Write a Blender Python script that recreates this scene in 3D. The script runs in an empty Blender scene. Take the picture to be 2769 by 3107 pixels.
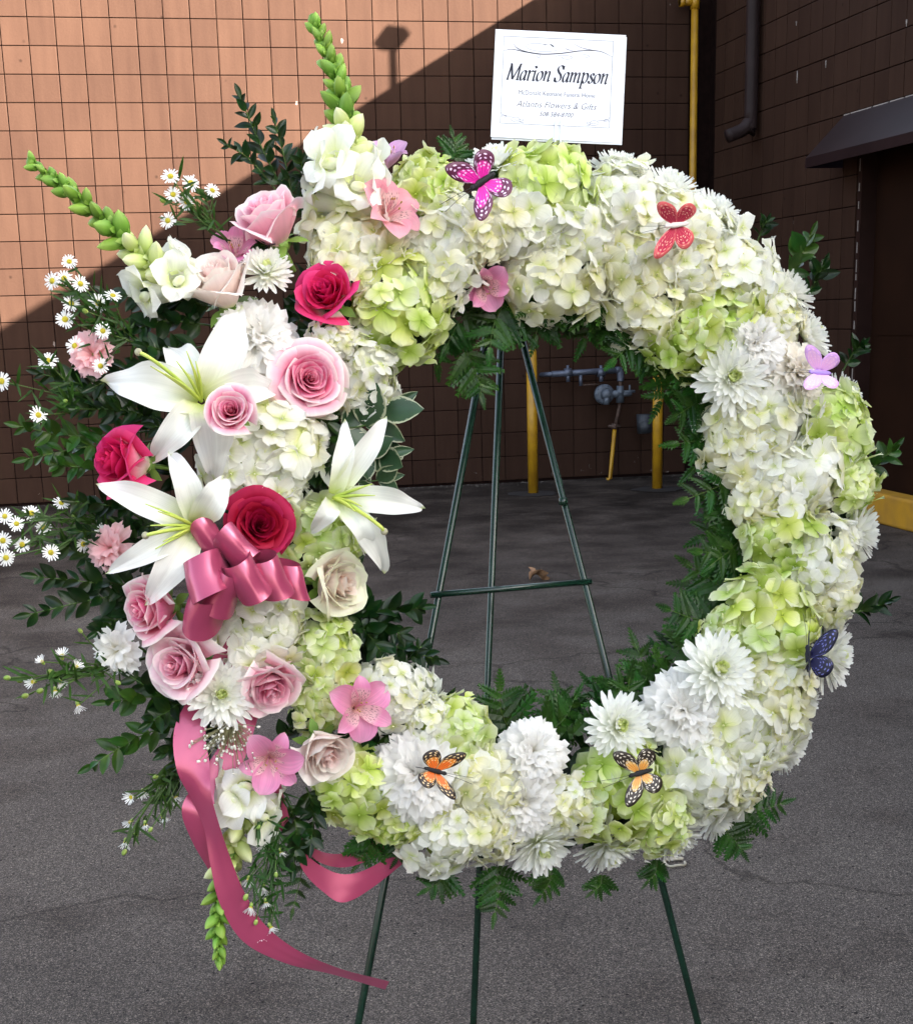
import bpy, math, random
import numpy as np
from mathutils import Vector, Matrix

# ------------------------------------------------------------------ scene, camera, light
S = bpy.context.scene
COL = S.collection
rad = math.radians

CAM_Z = 1.38
YAW, PITCH, ROLL = 0.2007, 0.2508, 0.0269
FPX, W0, H0, CYS = 4627.6, 2769.0, 3107.0, 599.7
K = W0 / 1820.0

def cam_axes():
    f = Vector((math.sin(YAW) * math.cos(PITCH), math.cos(YAW) * math.cos(PITCH), -math.sin(PITCH)))
    r = Vector((math.cos(YAW), -math.sin(YAW), 0))
    d = f.cross(r)
    r2 = r * math.cos(ROLL) + d * math.sin(ROLL)
    d2 = -r * math.sin(ROLL) + d * math.cos(ROLL)
    return r2, d2, f
CR, CD, CF = cam_axes()
CAM = Vector((0, 0, CAM_Z))

cd = bpy.data.cameras.new('camera')
cam = bpy.data.objects.new('camera', cd)
COL.objects.link(cam)
m = Matrix((CR, -CD, -CF)).transposed().to_4x4()
m.translation = CAM
cam.matrix_world = m
cd.sensor_fit = 'HORIZONTAL'
cd.sensor_width = 36
cd.lens = FPX / W0 * 36
cd.shift_y = CYS / W0
cd.clip_start = 0.05
cd.clip_end = 500
S.camera = cam

SUN_DIR = Vector((-1.0, 0.8, -0.56)).normalized()      # the way the light travels
SUN_EL = math.asin(-SUN_DIR.z)
SUN_AZ = math.atan2(-SUN_DIR.x, -SUN_DIR.y)
w = bpy.data.worlds.new('World')
S.world = w
w.use_nodes = True
nt = w.node_tree
sky = nt.nodes.new('ShaderNodeTexSky')
sky.sky_type = 'NISHITA'
sky.sun_disc = False
sky.sun_elevation = SUN_EL
sky.sun_rotation = SUN_AZ
sky.air_density = 1.0
sky.dust_density = 3.0
sky.ozone_density = 1.0
bg = nt.nodes['Background']
hs = nt.nodes.new('ShaderNodeHueSaturation')
hs.inputs['Saturation'].default_value = 0.55
nt.links.new(sky.outputs['Color'], hs.inputs['Color'])
nt.links.new(hs.outputs['Color'], bg.inputs['Color'])
bg.inputs['Strength'].default_value = 0.05

sl = bpy.data.lights.new('sun', 'SUN')
sl.energy = 5.0
sl.angle = rad(0.5)
sl.color = (1.0, 0.90, 0.78)
so = bpy.data.objects.new('sun', sl)
so.rotation_euler = SUN_DIR.to_track_quat('-Z', 'Y').to_euler()
so.location = (20, -16, 12)
COL.objects.link(so)

S.view_settings.view_transform = 'Standard'
S.view_settings.look = 'None'
S.view_settings.exposure = 3.97
S.view_settings.gamma = 1.0
S.render.engine = 'CYCLES'
cy = S.cycles
cy.use_denoising = True
cy.max_bounces = 10
cy.diffuse_bounces = 8
cy.glossy_bounces = 2
cy.transmission_bounces = 6
cy.transparent_max_bounces = 6
cy.caustics_reflective = False
cy.caustics_refractive = False

# ------------------------------------------------------------------ geometry of the place
def ray(x, y):
    """direction through a pixel of the 1820 px wide view, unit depth"""
    return CF + CR * ((x * K - W0 / 2) / FPX) + CD * ((y * K - H0 / 2 - CYS) / FPX)
def on_ground(x, y, z=0.0):
    k = ray(x, y)
    return CAM + k * ((z - CAM_Z) / k.z)
def on_plane_y(x, y, Y):
    k = ray(x, y)
    return CAM + k * (Y / k.y)
def on_plane_x(x, y, X):
    k = ray(x, y)
    return CAM + k * (X / k.x)

# the wreath stands on an easel: a plane leaning back a little
YW, TL = rad(6.1), rad(12)
U = Vector((math.cos(YW), math.sin(YW), 0))
NH = Vector((math.sin(YW), -math.cos(YW), 0))
N = NH * math.cos(TL) + Vector((0, 0, math.sin(TL)))
V = Vector((0, 0, math.cos(TL))) - NH * math.sin(TL)
CX0, CY0 = 1111.0, 1025.0
WC = CAM + ray(CX0, CY0) * 2.0
def at(x, y, h=0.0):
    k = ray(x, y)
    t = (WC + N * h - CAM).dot(N) / k.dot(N)
    return CAM + k * t
def px(p):
    """metres per view pixel at a point"""
    return (p - CAM).dot(CF) * K / FPX
def loc(u, v, n):
    return U * u + V * v + N * n
def dirv(u, v, n):
    return (U * u + V * v + N * n).normalized()

# ------------------------------------------------------------------ helpers
def tag(o, label=None, cat=None, group=None, kind=None):
    if label: o['label'] = label
    if cat: o['category'] = cat
    if group: o['group'] = group
    if kind: o['kind'] = kind
    return o

class MB:
    def __init__(s):
        s.v = []; s.f = []; s.uv = []
    def vert(s, p, uv=(0, 0)):
        s.v.append(tuple(p)); s.uv.append(uv)
        return len(s.v) - 1
    def grid(s, fn, nu, nv, flip=False):
        """fn(a,b) a along 0..1, b across 0..1; uv = (b,a)"""
        o = len(s.v)
        for i in range(nu + 1):
            for j in range(nv + 1):
                a, b = i / nu, j / nv
                s.vert(fn(a, b), (b, a))
        for i in range(nu):
            for j in range(nv):
                q = o + i * (nv + 1) + j
                fc = (q, q + 1, q + nv + 2, q + nv + 1)
                s.f.append(fc[::-1] if flip else fc)
    def tube(s, pts, r, n=6, cap=True):
        pts = [Vector(p) for p in pts]
        o = len(s.v); m_ = len(pts)
        ref = None
        for i, p in enumerate(pts):
            t = (pts[min(i + 1, m_ - 1)] - pts[max(i - 1, 0)]).normalized()
            if ref is None:
                ref = t.orthogonal().normalized()
            a = (ref - t * ref.dot(t)).normalized(); ref = a
            b = t.cross(a)
            ri = r[i] if isinstance(r, (list, tuple)) else r
            for k in range(n):
                an = 2 * math.pi * k / n
                s.vert(p + a * (ri * math.cos(an)) + b * (ri * math.sin(an)), (k / n, i / max(1, m_ - 1)))
        for i in range(m_ - 1):
            for k in range(n):
                k2 = (k + 1) % n
                s.f.append((o + i * n + k, o + i * n + k2, o + (i + 1) * n + k2, o + (i + 1) * n + k))
        if cap:
            s.f.append(tuple(o + k for k in range(n))[::-1])
            s.f.append(tuple(o + (m_ - 1) * n + k for k in range(n)))
    def box(s, lo, hi):
        o = len(s.v)
        for x in (lo[0], hi[0]):
            for y in (lo[1], hi[1]):
                for z in (lo[2], hi[2]):
                    s.vert((x, y, z))
        for f in ((0, 1, 3, 2), (4, 6, 7, 5), (0, 4, 5, 1), (2, 3, 7, 6), (0, 2, 6, 4), (1, 5, 7, 3)):
            s.f.append(tuple(o + i for i in f))
    def ball(s, c, r, nu=5, nv=8, sc=(1, 1, 1)):
        c = Vector(c)
        def fn(a, b):
            th, ph = math.pi * a, 2 * math.pi * b
            return c + Vector((r * sc[0] * math.sin(th) * math.cos(ph), r * sc[1] * math.sin(th) * math.sin(ph), r * sc[2] * math.cos(th)))
        s.grid(fn, nu, nv)
    def add(s, o, M):
        k = len(s.v)
        s.v += [tuple(M @ Vector(p)) for p in o.v]
        s.uv += o.uv
        s.f += [tuple(k + i for i in f) for f in o.f]
    def mesh(s, name, mat, smooth=True):
        me = bpy.data.meshes.new(name)
        me.from_pydata(s.v, [], s.f)
        ul = me.uv_layers.new(name='UVMap')
        li = np.empty(len(me.loops), dtype=np.int32)
        me.loops.foreach_get('vertex_index', li)
        ul.data.foreach_set('uv', np.array(s.uv, dtype=np.float32)[li].ravel())
        if smooth:
            me.polygons.foreach_set('use_smooth', np.ones(len(me.polygons), dtype=bool))
        if mat is not None:
            me.materials.append(mat)
        me.update()
        return me

def obj(name, mesh, parent=None, M=None, mat=None):
    o = bpy.data.objects.new(name, mesh)
    COL.objects.link(o)
    if parent is not None:
        o.parent = parent
    if M is not None:
        o.matrix_basis = M
    if mat is not None:
        o.material_slots[0].link = 'OBJECT'
        o.material_slots[0].material = mat
    return o

def frame(z, roll=0.0, x=None):
    z = Vector(z).normalized()
    x = V.cross(z) if x is None else Vector(x)
    x = (x - z * x.dot(z))
    x = x.normalized() if x.length > 1e-5 else z.orthogonal().normalized()
    y = z.cross(x)
    R = Matrix((x, y, z)).transposed()
    return R @ Matrix.Rotation(roll, 3, 'Z')

def thing(name, p, R=None, label=None, cat=None, group=None):
    o = bpy.data.objects.new(name, None)
    COL.objects.link(o)
    M = (R if R is not None else Matrix.Identity(3)).to_4x4()
    M.translation = p
    o.matrix_basis = M
    o.empty_display_size = 0.02
    return tag(o, label, cat, group)

def TRS(p, R, s):
    if not isinstance(s, (tuple, list)):
        s = (s, s, s)
    M = (R @ Matrix.Diagonal(s)).to_4x4()
    M.translation = p
    return M

def catmull(pts, n):
    pts = [Vector(p) for p in pts]
    P = [pts[0] * 2 - pts[1]] + pts + [pts[-1] * 2 - pts[-2]]
    out = []
    for i in range(len(pts) - 1):
        a, b, c, d = P[i:i + 4]
        for k in range(n):
            t = k / n
            out.append(0.5 * ((2 * b) + (c - a) * t + (2 * a - 5 * b + 4 * c - d) * t * t + (3 * b - a - 3 * c + d) * t ** 3))
    out.append(pts[-1])
    return out

# ------------------------------------------------------------------ materials
def newmat(name):
    mt = bpy.data.materials.new(name)
    mt.use_nodes = True
    n = mt.node_tree
    return mt, n, n.nodes['Principled BSDF'], n.nodes['Material Output']

def nd(n, t, **kw):
    x = n.nodes.new(t)
    for k, v in kw.items():
        setattr(x, k, v)
    return x

def ramp(n, stops):
    r = nd(n, 'ShaderNodeValToRGB')
    e = r.color_ramp.elements
    while len(e) < len(stops):
        e.new(0.5)
    for el, (p, c) in zip(e, stops):
        el.position = p
        el.color = (c[0], c[1], c[2], 1)
    return r

def petal_mat(name, stops, trans=0.3, rough=0.5, var=0.12, hue=0.012, veins=0.06, vscale=(14, 1.2, 1), spec=0.3, tint=None):
    mt, n, b, out = newmat(name)
    L = n.links.new
    uv = nd(n, 'ShaderNodeUVMap')
    sp = nd(n, 'ShaderNodeSeparateXYZ')
    L(uv.outputs[0], sp.inputs[0])
    r = ramp(n, stops)
    L(sp.outputs['Y'], r.inputs[0])
    # streaks along the petal
    mp = nd(n, 'ShaderNodeMapping')
    mp.inputs['Scale'].default_value = vscale
    L(uv.outputs[0], mp.inputs[0])
    oi = nd(n, 'ShaderNodeObjectInfo')
    ad = nd(n, 'ShaderNodeVectorMath', operation='ADD')
    L(mp.outputs[0], ad.inputs[0])
    cmb = nd(n, 'ShaderNodeCombineXYZ')
    ml = nd(n, 'ShaderNodeMath', operation='MULTIPLY')
    ml.inputs[1].default_value = 37.0
    L(oi.outputs['Random'], ml.inputs[0])
    L(ml.outputs[0], cmb.inputs[2])
    L(cmb.outputs[0], ad.inputs[1])
    nz = nd(n, 'ShaderNodeTexNoise')
    nz.inputs['Scale'].default_value = 1.0
    nz.inputs['Detail'].default_value = 2.0
    L(ad.outputs[0], nz.inputs[0])
    hsv = nd(n, 'ShaderNodeHueSaturation')
    L(r.outputs[0], hsv.inputs['Color'])
    v1 = nd(n, 'ShaderNodeMapRange')
    v1.inputs[3].default_value = 1 - var
    v1.inputs[4].default_value = 1 + var * 0.35
    L(oi.outputs['Random'], v1.inputs[0])
    v2 = nd(n, 'ShaderNodeMapRange')
    v2.inputs[1].default_value = 0.3
    v2.inputs[2].default_value = 0.7
    v2.inputs[3].default_value = 1 - veins
    v2.inputs[4].default_value = 1 + veins * 0.6
    L(nz.outputs[0], v2.inputs[0])
    mm = nd(n, 'ShaderNodeMath', operation='MULTIPLY')
    L(v1.outputs[0], mm.inputs[0]); L(v2.outputs[0], mm.inputs[1])
    L(mm.outputs[0], hsv.inputs['Value'])
    h1 = nd(n, 'ShaderNodeMath', operation='MULTIPLY')
    h1.inputs[1].default_value = 7.13
    fr = nd(n, 'ShaderNodeMath', operation='FRACT')
    L(oi.outputs['Random'], h1.inputs[0]); L(h1.outputs[0], fr.inputs[0])
    h2 = nd(n, 'ShaderNodeMapRange')
    h2.inputs[3].default_value = 0.5 - hue
    h2.inputs[4].default_value = 0.5 + hue
    L(fr.outputs[0], h2.inputs[0])
    L(h2.outputs[0], hsv.inputs['Hue'])
    L(hsv.outputs[0], b.inputs['Base Color'])
    b.inputs['Roughness'].default_value = rough
    b.inputs['Specular IOR Level'].default_value = spec
    if trans > 0:
        tr = nd(n, 'ShaderNodeBsdfTranslucent')
        L(hsv.outputs[0], tr.inputs['Color'])
        mx = nd(n, 'ShaderNodeMixShader')
        mx.inputs[0].default_value = trans
        L(b.outputs[0], mx.inputs[1]); L(tr.outputs[0], mx.inputs[2])
        L(mx.outputs[0], out.inputs['Surface'])
    return mt

def plain_mat(name, col, rough=0.5, metal=0.0, noise=0.0, nscale=30.0, spec=0.5, bump=0.0, col2=None):
    mt, n, b, out = newmat(name)
    L = n.links.new
    b.inputs['Roughness'].default_value = rough
    b.inputs['Metallic'].default_value = metal
    b.inputs['Specular IOR Level'].default_value = spec
    b.inputs['Base Color'].default_value = (*col, 1)
    if noise > 0 or bump > 0 or col2:
        tc = nd(n, 'ShaderNodeTexCoord')
        nz = nd(n, 'ShaderNodeTexNoise')
        nz.inputs['Scale'].default_value = nscale
        nz.inputs['Detail'].default_value = 5
        L(tc.outputs['Object'], nz.inputs[0])
        c2 = col2 or tuple(c * (1 - noise) for c in col)
        r = ramp(n, [(0.35, c2), (0.65, col)])
        L(nz.outputs[0], r.inputs[0])
        L(r.outputs[0], b.inputs['Base Color'])
        if bump > 0:
            bp = nd(n, 'ShaderNodeBump')
            bp.inputs['Strength'].default_value = bump
            bp.inputs['Distance'].default_value = 0.002
            L(nz.outputs[0], bp.inputs['Height'])
            L(bp.outputs[0], b.inputs['Normal'])
    return mt

M = {}
# ---- the setting
def block_mat():
    mt, n, b, out = newmat('painted_block')
    L = n.links.new
    g = nd(n, 'ShaderNodeNewGeometry')
    oi = nd(n, 'ShaderNodeObjectInfo')
    n1 = nd(n, 'ShaderNodeTexNoise'); n1.inputs['Scale'].default_value = 1.3; n1.inputs['Detail'].default_value = 4
    n2 = nd(n, 'ShaderNodeTexNoise'); n2.inputs['Scale'].default_value = 60; n2.inputs['Detail'].default_value = 6
    mp = nd(n, 'ShaderNodeMapping'); mp.inputs['Scale'].default_value = (14, 14, 1.6)
    n3 = nd(n, 'ShaderNodeTexNoise'); n3.inputs['Scale'].default_value = 1.0; n3.inputs['Detail'].default_value = 5
    L(g.outputs['Position'], n1.inputs[0]); L(g.outputs['Position'], n2.inputs[0])
    L(g.outputs['Position'], mp.inputs[0]); L(mp.outputs[0], n3.inputs[0])
    r = ramp(n, [(0.25, (0.0240, 0.0123, 0.0089)), (0.75, (0.0435, 0.0234, 0.0160))])
    mx = nd(n, 'ShaderNodeMath', operation='MULTIPLY_ADD')
    mx.inputs[1].default_value = 0.45
    L(n3.outputs[0], mx.inputs[0])
    s2 = nd(n, 'ShaderNodeMath', operation='MULTIPLY_ADD')
    s2.inputs[1].default_value = 0.40; s2.inputs[2].default_value = 0.06
    L(n1.outputs[0], s2.inputs[0])
    s3 = nd(n, 'ShaderNodeMath', operation='MULTIPLY_ADD')
    s3.inputs[1].default_value = 0.16
    L(oi.outputs['Random'], s3.inputs[0]); L(s2.outputs[0], s3.inputs[2])
    L(s3.outputs[0], mx.inputs[2])
    L(mx.outputs[0], r.inputs[0])
    # small dark scabs and pale chips
    vo = nd(n, 'ShaderNodeTexVoronoi'); vo.inputs['Scale'].default_value = 5.5
    L(g.outputs['Position'], vo.inputs[0])
    rd = ramp(n, [(0.03, (0.35, 0.35, 0.35)), (0.09, (1, 1, 1))])
    L(vo.outputs['Distance'], rd.inputs[0])
    m1 = nd(n, 'ShaderNodeMixRGB', blend_type='MULTIPLY'); m1.inputs[0].default_value = 0.7
    L(r.outputs[0], m1.inputs[1]); L(rd.outputs[0], m1.inputs[2])
    v2 = nd(n, 'ShaderNodeTexVoronoi'); v2.inputs['Scale'].default_value = 3.1
    mp2 = nd(n, 'ShaderNodeMapping'); mp2.inputs['Location'].default_value = (3.3, 1.7, 0.9); mp2.inputs['Scale'].default_value = (1, 1, 0.55)
    L(g.outputs['Position'], mp2.inputs[0]); L(mp2.outputs[0], v2.inputs[0])
    nz4 = nd(n, 'ShaderNodeTexNoise'); nz4.inputs['Scale'].default_value = 70
    L(g.outputs['Position'], nz4.inputs[0])
    adn = nd(n, 'ShaderNodeMath', operation='MULTIPLY_ADD'); adn.inputs[1].default_value = 0.06
    L(nz4.outputs[0], adn.inputs[0]); L(v2.outputs['Distance'], adn.inputs[2])
    rp = ramp(n, [(0.052, (1, 1, 1)), (0.06, (0, 0, 0))])
    L(adn.outputs[0], rp.inputs[0])
    # flaked paint low on the wall
    sz = nd(n, 'ShaderNodeSeparateXYZ'); L(g.outputs['Position'], sz.inputs[0])
    lo = nd(n, 'ShaderNodeMapRange'); lo.inputs[1].default_value = 0.05; lo.inputs[2].default_value = 0.45
    lo.inputs[3].default_value = 0.10; lo.inputs[4].default_value = -0.2
    L(sz.outputs['Z'], lo.inputs[0])
    n5 = nd(n, 'ShaderNodeTexNoise'); n5.inputs['Scale'].default_value = 9; n5.inputs['Detail'].default_value = 8; n5.inputs['Roughness'].default_value = 0.7
    L(g.outputs['Position'], n5.inputs[0])
    a5 = nd(n, 'ShaderNodeMath', operation='ADD'); L(n5.outputs[0], a5.inputs[0]); L(lo.outputs[0], a5.inputs[1])
    r5 = ramp(n, [(0.70, (0, 0, 0)), (0.725, (1, 1, 1))]); L(a5.outputs[0], r5.inputs[0])
    mxx = nd(n, 'ShaderNodeMath', operation='MAXIMUM'); L(rp.outputs[0], mxx.inputs[0]); L(r5.outputs[0], mxx.inputs[1])
    m2 = nd(n, 'ShaderNodeMixRGB'); m2.inputs[2].default_value = (0.20, 0.165, 0.15, 1)
    L(mxx.outputs[0], m2.inputs[0]); L(m1.outputs[0], m2.inputs[1])
    L(m2.outputs[0], b.inputs['Base Color'])
    b.inputs['Roughness'].default_value = 0.75
    b.inputs['Specular IOR Level'].default_value = 0.04
    bp = nd(n, 'ShaderNodeBump'); bp.inputs['Strength'].default_value = 0.35; bp.inputs['Distance'].default_value = 0.003
    L(n2.outputs[0], bp.inputs['Height']); L(bp.outputs[0], b.inputs['Normal'])
    return mt
M['block'] = block_mat()
M['joint'] = plain_mat('painted_mortar', (0.012, 0.006, 0.005), 0.9, spec=0.05, noise=0.4, nscale=20)

def asphalt_mat():
    mt, n, b, out = newmat('asphalt')
    L = n.links.new
    g = nd(n, 'ShaderNodeNewGeometry')
    v = nd(n, 'ShaderNodeTexVoronoi'); v.inputs['Scale'].default_value = 420
    v2 = nd(n, 'ShaderNodeTexVoronoi'); v2.inputs['Scale'].default_value = 190
    nb = nd(n, 'ShaderNodeTexNoise'); nb.inputs['Scale'].default_value = 0.9; nb.inputs['Detail'].default_value = 6; nb.inputs['Roughness'].default_value = 0.6
    nm = nd(n, 'ShaderNodeTexNoise'); nm.inputs['Scale'].default_value = 2.6; nm.inputs['Detail'].default_value = 7; nm.inputs['Roughness'].default_value = 0.55
    for t in (v, v2, nb, nm):
        L(g.outputs['Position'], t.inputs[0])
    base = ramp(n, [(0.30, (0.082, 0.070, 0.062)), (0.50, (0.110, 0.094, 0.083)), (0.72, (0.132, 0.114, 0.100))])
    L(nb.outputs[0], base.inputs[0])
    stone = ramp(n, [(0.10, (0.22, 0.22, 0.22)), (0.40, (0.62, 0.62, 0.62)), (0.68, (1.10, 1.09, 1.07)), (0.90, (2.9, 2.8, 2.65))])
    L(v.outputs['Color'], stone.inputs[0])
    m1 = nd(n, 'ShaderNodeMixRGB', blend_type='MULTIPLY'); m1.inputs[0].default_value = 0.85
    L(base.outputs[0], m1.inputs[1]); L(stone.outputs[0], m1.inputs[2])
    st2 = ramp(n, [(0.0, (0.62, 0.62, 0.62)), (0.6, (1, 1, 1)), (0.96, (1.4, 1.38, 1.32))])
    L(v2.outputs['Color'], st2.inputs[0])
    m2 = nd(n, 'ShaderNodeMixRGB', blend_type='MULTIPLY'); m2.inputs[0].default_value = 0.8
    L(m1.outputs[0], m2.inputs[1]); L(st2.outputs[0], m2.inputs[2])
    # damp, tarry patches, plus deeper shade towards the wall painted into the colour
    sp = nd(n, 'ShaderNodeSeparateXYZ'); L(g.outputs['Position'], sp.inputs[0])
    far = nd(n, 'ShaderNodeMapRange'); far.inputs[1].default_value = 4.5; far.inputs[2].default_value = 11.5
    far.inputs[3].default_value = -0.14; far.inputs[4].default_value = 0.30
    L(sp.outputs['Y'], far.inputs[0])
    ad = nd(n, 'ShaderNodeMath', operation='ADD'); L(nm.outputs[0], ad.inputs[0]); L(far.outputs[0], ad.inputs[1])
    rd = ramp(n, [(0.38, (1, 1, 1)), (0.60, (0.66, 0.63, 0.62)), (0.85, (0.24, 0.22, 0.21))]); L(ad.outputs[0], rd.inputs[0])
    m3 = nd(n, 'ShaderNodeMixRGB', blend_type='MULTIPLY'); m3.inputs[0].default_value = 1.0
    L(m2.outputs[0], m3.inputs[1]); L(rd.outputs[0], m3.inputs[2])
    # hairline cracks and scattered tar drips
    cw_ = nd(n, 'ShaderNodeTexNoise'); cw_.inputs['Scale'].default_value = 2.2; cw_.inputs['Detail'].default_value = 6
    L(g.outputs['Position'], cw_.inputs[0])
    cm = nd(n, 'ShaderNodeVectorMath', operation='MULTIPLY_ADD'); cm.inputs[1].default_value = (0.9, 0.9, 0.0)
    L(cw_.outputs['Color'], cm.inputs[0]); L(g.outputs['Position'], cm.inputs[2])
    vc = nd(n, 'ShaderNodeTexVoronoi', feature='DISTANCE_TO_EDGE'); vc.inputs['Scale'].default_value = 0.42
    L(cm.outputs[0], vc.inputs[0])
    rc = ramp(n, [(0.0015, (0.25, 0.23, 0.22)), (0.006, (1, 1, 1))]); L(vc.outputs['Distance'], rc.inputs[0])
    m4 = nd(n, 'ShaderNodeMixRGB', blend_type='MULTIPLY'); m4.inputs[0].default_value = 0.65
    L(m3.outputs[0], m4.inputs[1]); L(rc.outputs[0], m4.inputs[2])
    vd = nd(n, 'ShaderNodeTexVoronoi'); vd.inputs['Scale'].default_value = 75
    dm = nd(n, 'ShaderNodeVectorMath', operation='MULTIPLY_ADD'); dm.inputs[1].default_value = (0.02, 0.02, 0.0)
    L(nm.outputs['Color'], dm.inputs[0]); L(g.outputs['Position'], dm.inputs[2]); L(dm.outputs[0], vd.inputs[0])
    sz_ = nd(n, 'ShaderNodeMath', operation='MULTIPLY'); sz_.inputs[1].default_value = 0.30
    pw = nd(n, 'ShaderNodeMath', operation='POWER'); pw.inputs[1].default_value = 7.0
    sc_ = nd(n, 'ShaderNodeSeparateColor'); L(vd.outputs['Color'], sc_.inputs[0]); L(sc_.outputs[0], pw.inputs[0]); L(pw.outputs[0], sz_.inputs[0])
    lt = nd(n, 'ShaderNodeMath', operation='LESS_THAN'); L(vd.outputs['Distance'], lt.inputs[0]); L(sz_.outputs[0], lt.inputs[1])
    m5 = nd(n, 'ShaderNodeMixRGB'); m5.inputs[2].default_value = (0.012, 0.010, 0.010, 1)
    L(lt.outputs[0], m5.inputs[0]); L(m4.outputs[0], m5.inputs[1])
    L(m5.outputs[0], b.inputs['Base Color'])
    b.inputs['Roughness'].default_value = 0.85
    b.inputs['Specular IOR Level'].default_value = 0.12
    bp = nd(n, 'ShaderNodeBump'); bp.inputs['Strength'].default_value = 0.9; bp.inputs['Distance'].default_value = 0.003
    L(v.outputs['Distance'], bp.inputs['Height']); L(bp.outputs[0], b.inputs['Normal'])
    return mt
M['asphalt'] = asphalt_mat()
M['tar'] = plain_mat('tar_patch', (0.022, 0.019, 0.019), 0.7, noise=0.5, nscale=12)
M['yellow'] = plain_mat('yellow_enamel', (0.42, 0.225, 0.008), 0.45, noise=0.25, nscale=9, bump=0.1, col2=(0.30, 0.15, 0.007))
M['yellow_worn'] = plain_mat('worn_yellow_paint', (0.44, 0.225, 0.010), 0.6, nscale=6, bump=0.3, col2=(0.33, 0.17, 0.02))
M['galv'] = plain_mat('galvanised_steel', (0.10, 0.115, 0.16), 0.45, 0.4, noise=0.35, nscale=14)
M['rust'] = plain_mat('rusty_iron', (0.10, 0.06, 0.045), 0.75, 0.2, noise=0.5, nscale=40)
M['regul'] = plain_mat('grey_casting', (0.10, 0.12, 0.15), 0.5, 0.2, noise=0.25, nscale=25)
M['brown'] = plain_mat('brown_sheet_metal', (0.022, 0.01, 0.008), 0.5, spec=0.12, noise=0.2, nscale=6)
M['spout'] = plain_mat('brown_downspout', (0.026, 0.017, 0.017), 0.5, spec=0.12, noise=0.25, nscale=5)
M['hood'] = plain_mat('brown_canopy_metal', (0.017, 0.009, 0.010), 0.4, spec=0.12, noise=0.2, nscale=5)
M['hoodside'] = plain_mat('blue_grey_canopy_end', (0.026, 0.022, 0.045), 0.5, spec=0.12, noise=0.2, nscale=5)
M['door'] = plain_mat('brown_door_paint', (0.017, 0.0065, 0.0032), 0.5, spec=0.12, noise=0.25, nscale=3)
M['strip'] = plain_mat('weatherstrip', (0.30, 0.27, 0.25), 0.6, noise=0.3)
M['roof'] = plain_mat('roof_membrane', (0.09, 0.085, 0.08), 0.9, noise=0.3)
# ---- plants
W1 = (0.93, 0.93, 0.88); GB = (0.56, 0.66, 0.14)
M['hyd_white'] = petal_mat('white_hydrangea', [(0.0, GB), (0.16, (0.78, 0.82, 0.46)), (0.42, (0.92, 0.92, 0.81)), (1.0, W1)], 0.48, 0.6, 0.08, 0.006)
M['hyd_cream'] = petal_mat('cream_hydrangea', [(0.0, (0.46, 0.55, 0.10)), (0.2, (0.82, 0.82, 0.40)), (0.55, (0.92, 0.90, 0.68)), (1.0, (0.93, 0.92, 0.79))], 0.48, 0.6, 0.10, 0.010)
M['hyd_green'] = petal_mat('lime_hydrangea', [(0.0, (0.34, 0.48, 0.03)), (0.35, (0.60, 0.73, 0.15)), (0.7, (0.76, 0.84, 0.34)), (1.0, (0.84, 0.88, 0.54))], 0.42, 0.6, 0.25, 0.016)
M['hyd_pale'] = petal_mat('pale_green_hydrangea', [(0.0, (0.40, 0.54, 0.08)), (0.3, (0.68, 0.78, 0.28)), (0.7, (0.81, 0.87, 0.50)), (1.0, (0.87, 0.90, 0.66))], 0.42, 0.6, 0.16, 0.014)
M['hyd_core'] = plain_mat('hydrangea_stems', (0.30, 0.38, 0.06), 0.9, noise=0.7, nscale=60, spec=0.1)
M['mum'] = petal_mat('white_chrysanthemum', [(0.0, (0.78, 0.84, 0.46)), (0.3, (0.90, 0.91, 0.80)), (1.0, (0.93, 0.93, 0.90))], 0.46, 0.6, 0.05, 0.004)
M['mum_in'] = petal_mat('greenish_chrysanthemum_heart', [(0.0, (0.56, 0.72, 0.10)), (0.5, (0.76, 0.85, 0.28)), (1.0, (0.88, 0.91, 0.55))], 0.48, 0.6, 0.08, 0.01)
M['carn'] = petal_mat('white_carnation', [(0.0, (0.92, 0.87, 0.66)), (0.5, (0.93, 0.91, 0.84)), (1.0, (0.94, 0.93, 0.90))], 0.50, 0.7, 0.04, 0.004)
M['carn_cream'] = petal_mat('cream_carnation', [(0.0, (0.90, 0.80, 0.54)), (0.5, (0.93, 0.87, 0.73)), (1.0, (0.94, 0.91, 0.83))], 0.50, 0.7, 0.05, 0.006)
M['carn_pink'] = petal_mat('pink_mini_carnation', [(0.0, (0.80, 0.62, 0.40)), (0.35, (0.90, 0.46, 0.48)), (1.0, (0.92, 0.62, 0.63))], 0.46, 0.7, 0.08, 0.008)
def rose_mats(k, inn, out):
    M['rose_' + k + '_in'] = petal_mat(k + '_rose_heart', inn, 0.40, 0.6, 0.10, 0.006, spec=0.15)
    M['rose_' + k + '_out'] = petal_mat(k + '_rose_outer', out, 0.34, 0.6, 0.06, 0.006, spec=0.15)
rose_mats('pink', [(0, (0.50, 0.020, 0.09)), (0.6, (0.68, 0.050, 0.17)), (0.88, (0.82, 0.19, 0.34)), (1, (0.90, 0.52, 0.60))],
          [(0, (0.80, 0.74, 0.48)), (0.2, (0.86, 0.36, 0.46)), (0.70, (0.84, 0.24, 0.40)), (0.90, (0.90, 0.55, 0.63)), (1, (0.92, 0.84, 0.79))])
rose_mats('blush', [(0, (0.84, 0.36, 0.36)), (0.6, (0.90, 0.56, 0.54)), (1, (0.92, 0.79, 0.74))],
          [(0, (0.80, 0.80, 0.52)), (0.25, (0.91, 0.78, 0.72)), (0.8, (0.92, 0.80, 0.75)), (1, (0.92, 0.88, 0.79))])
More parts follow.
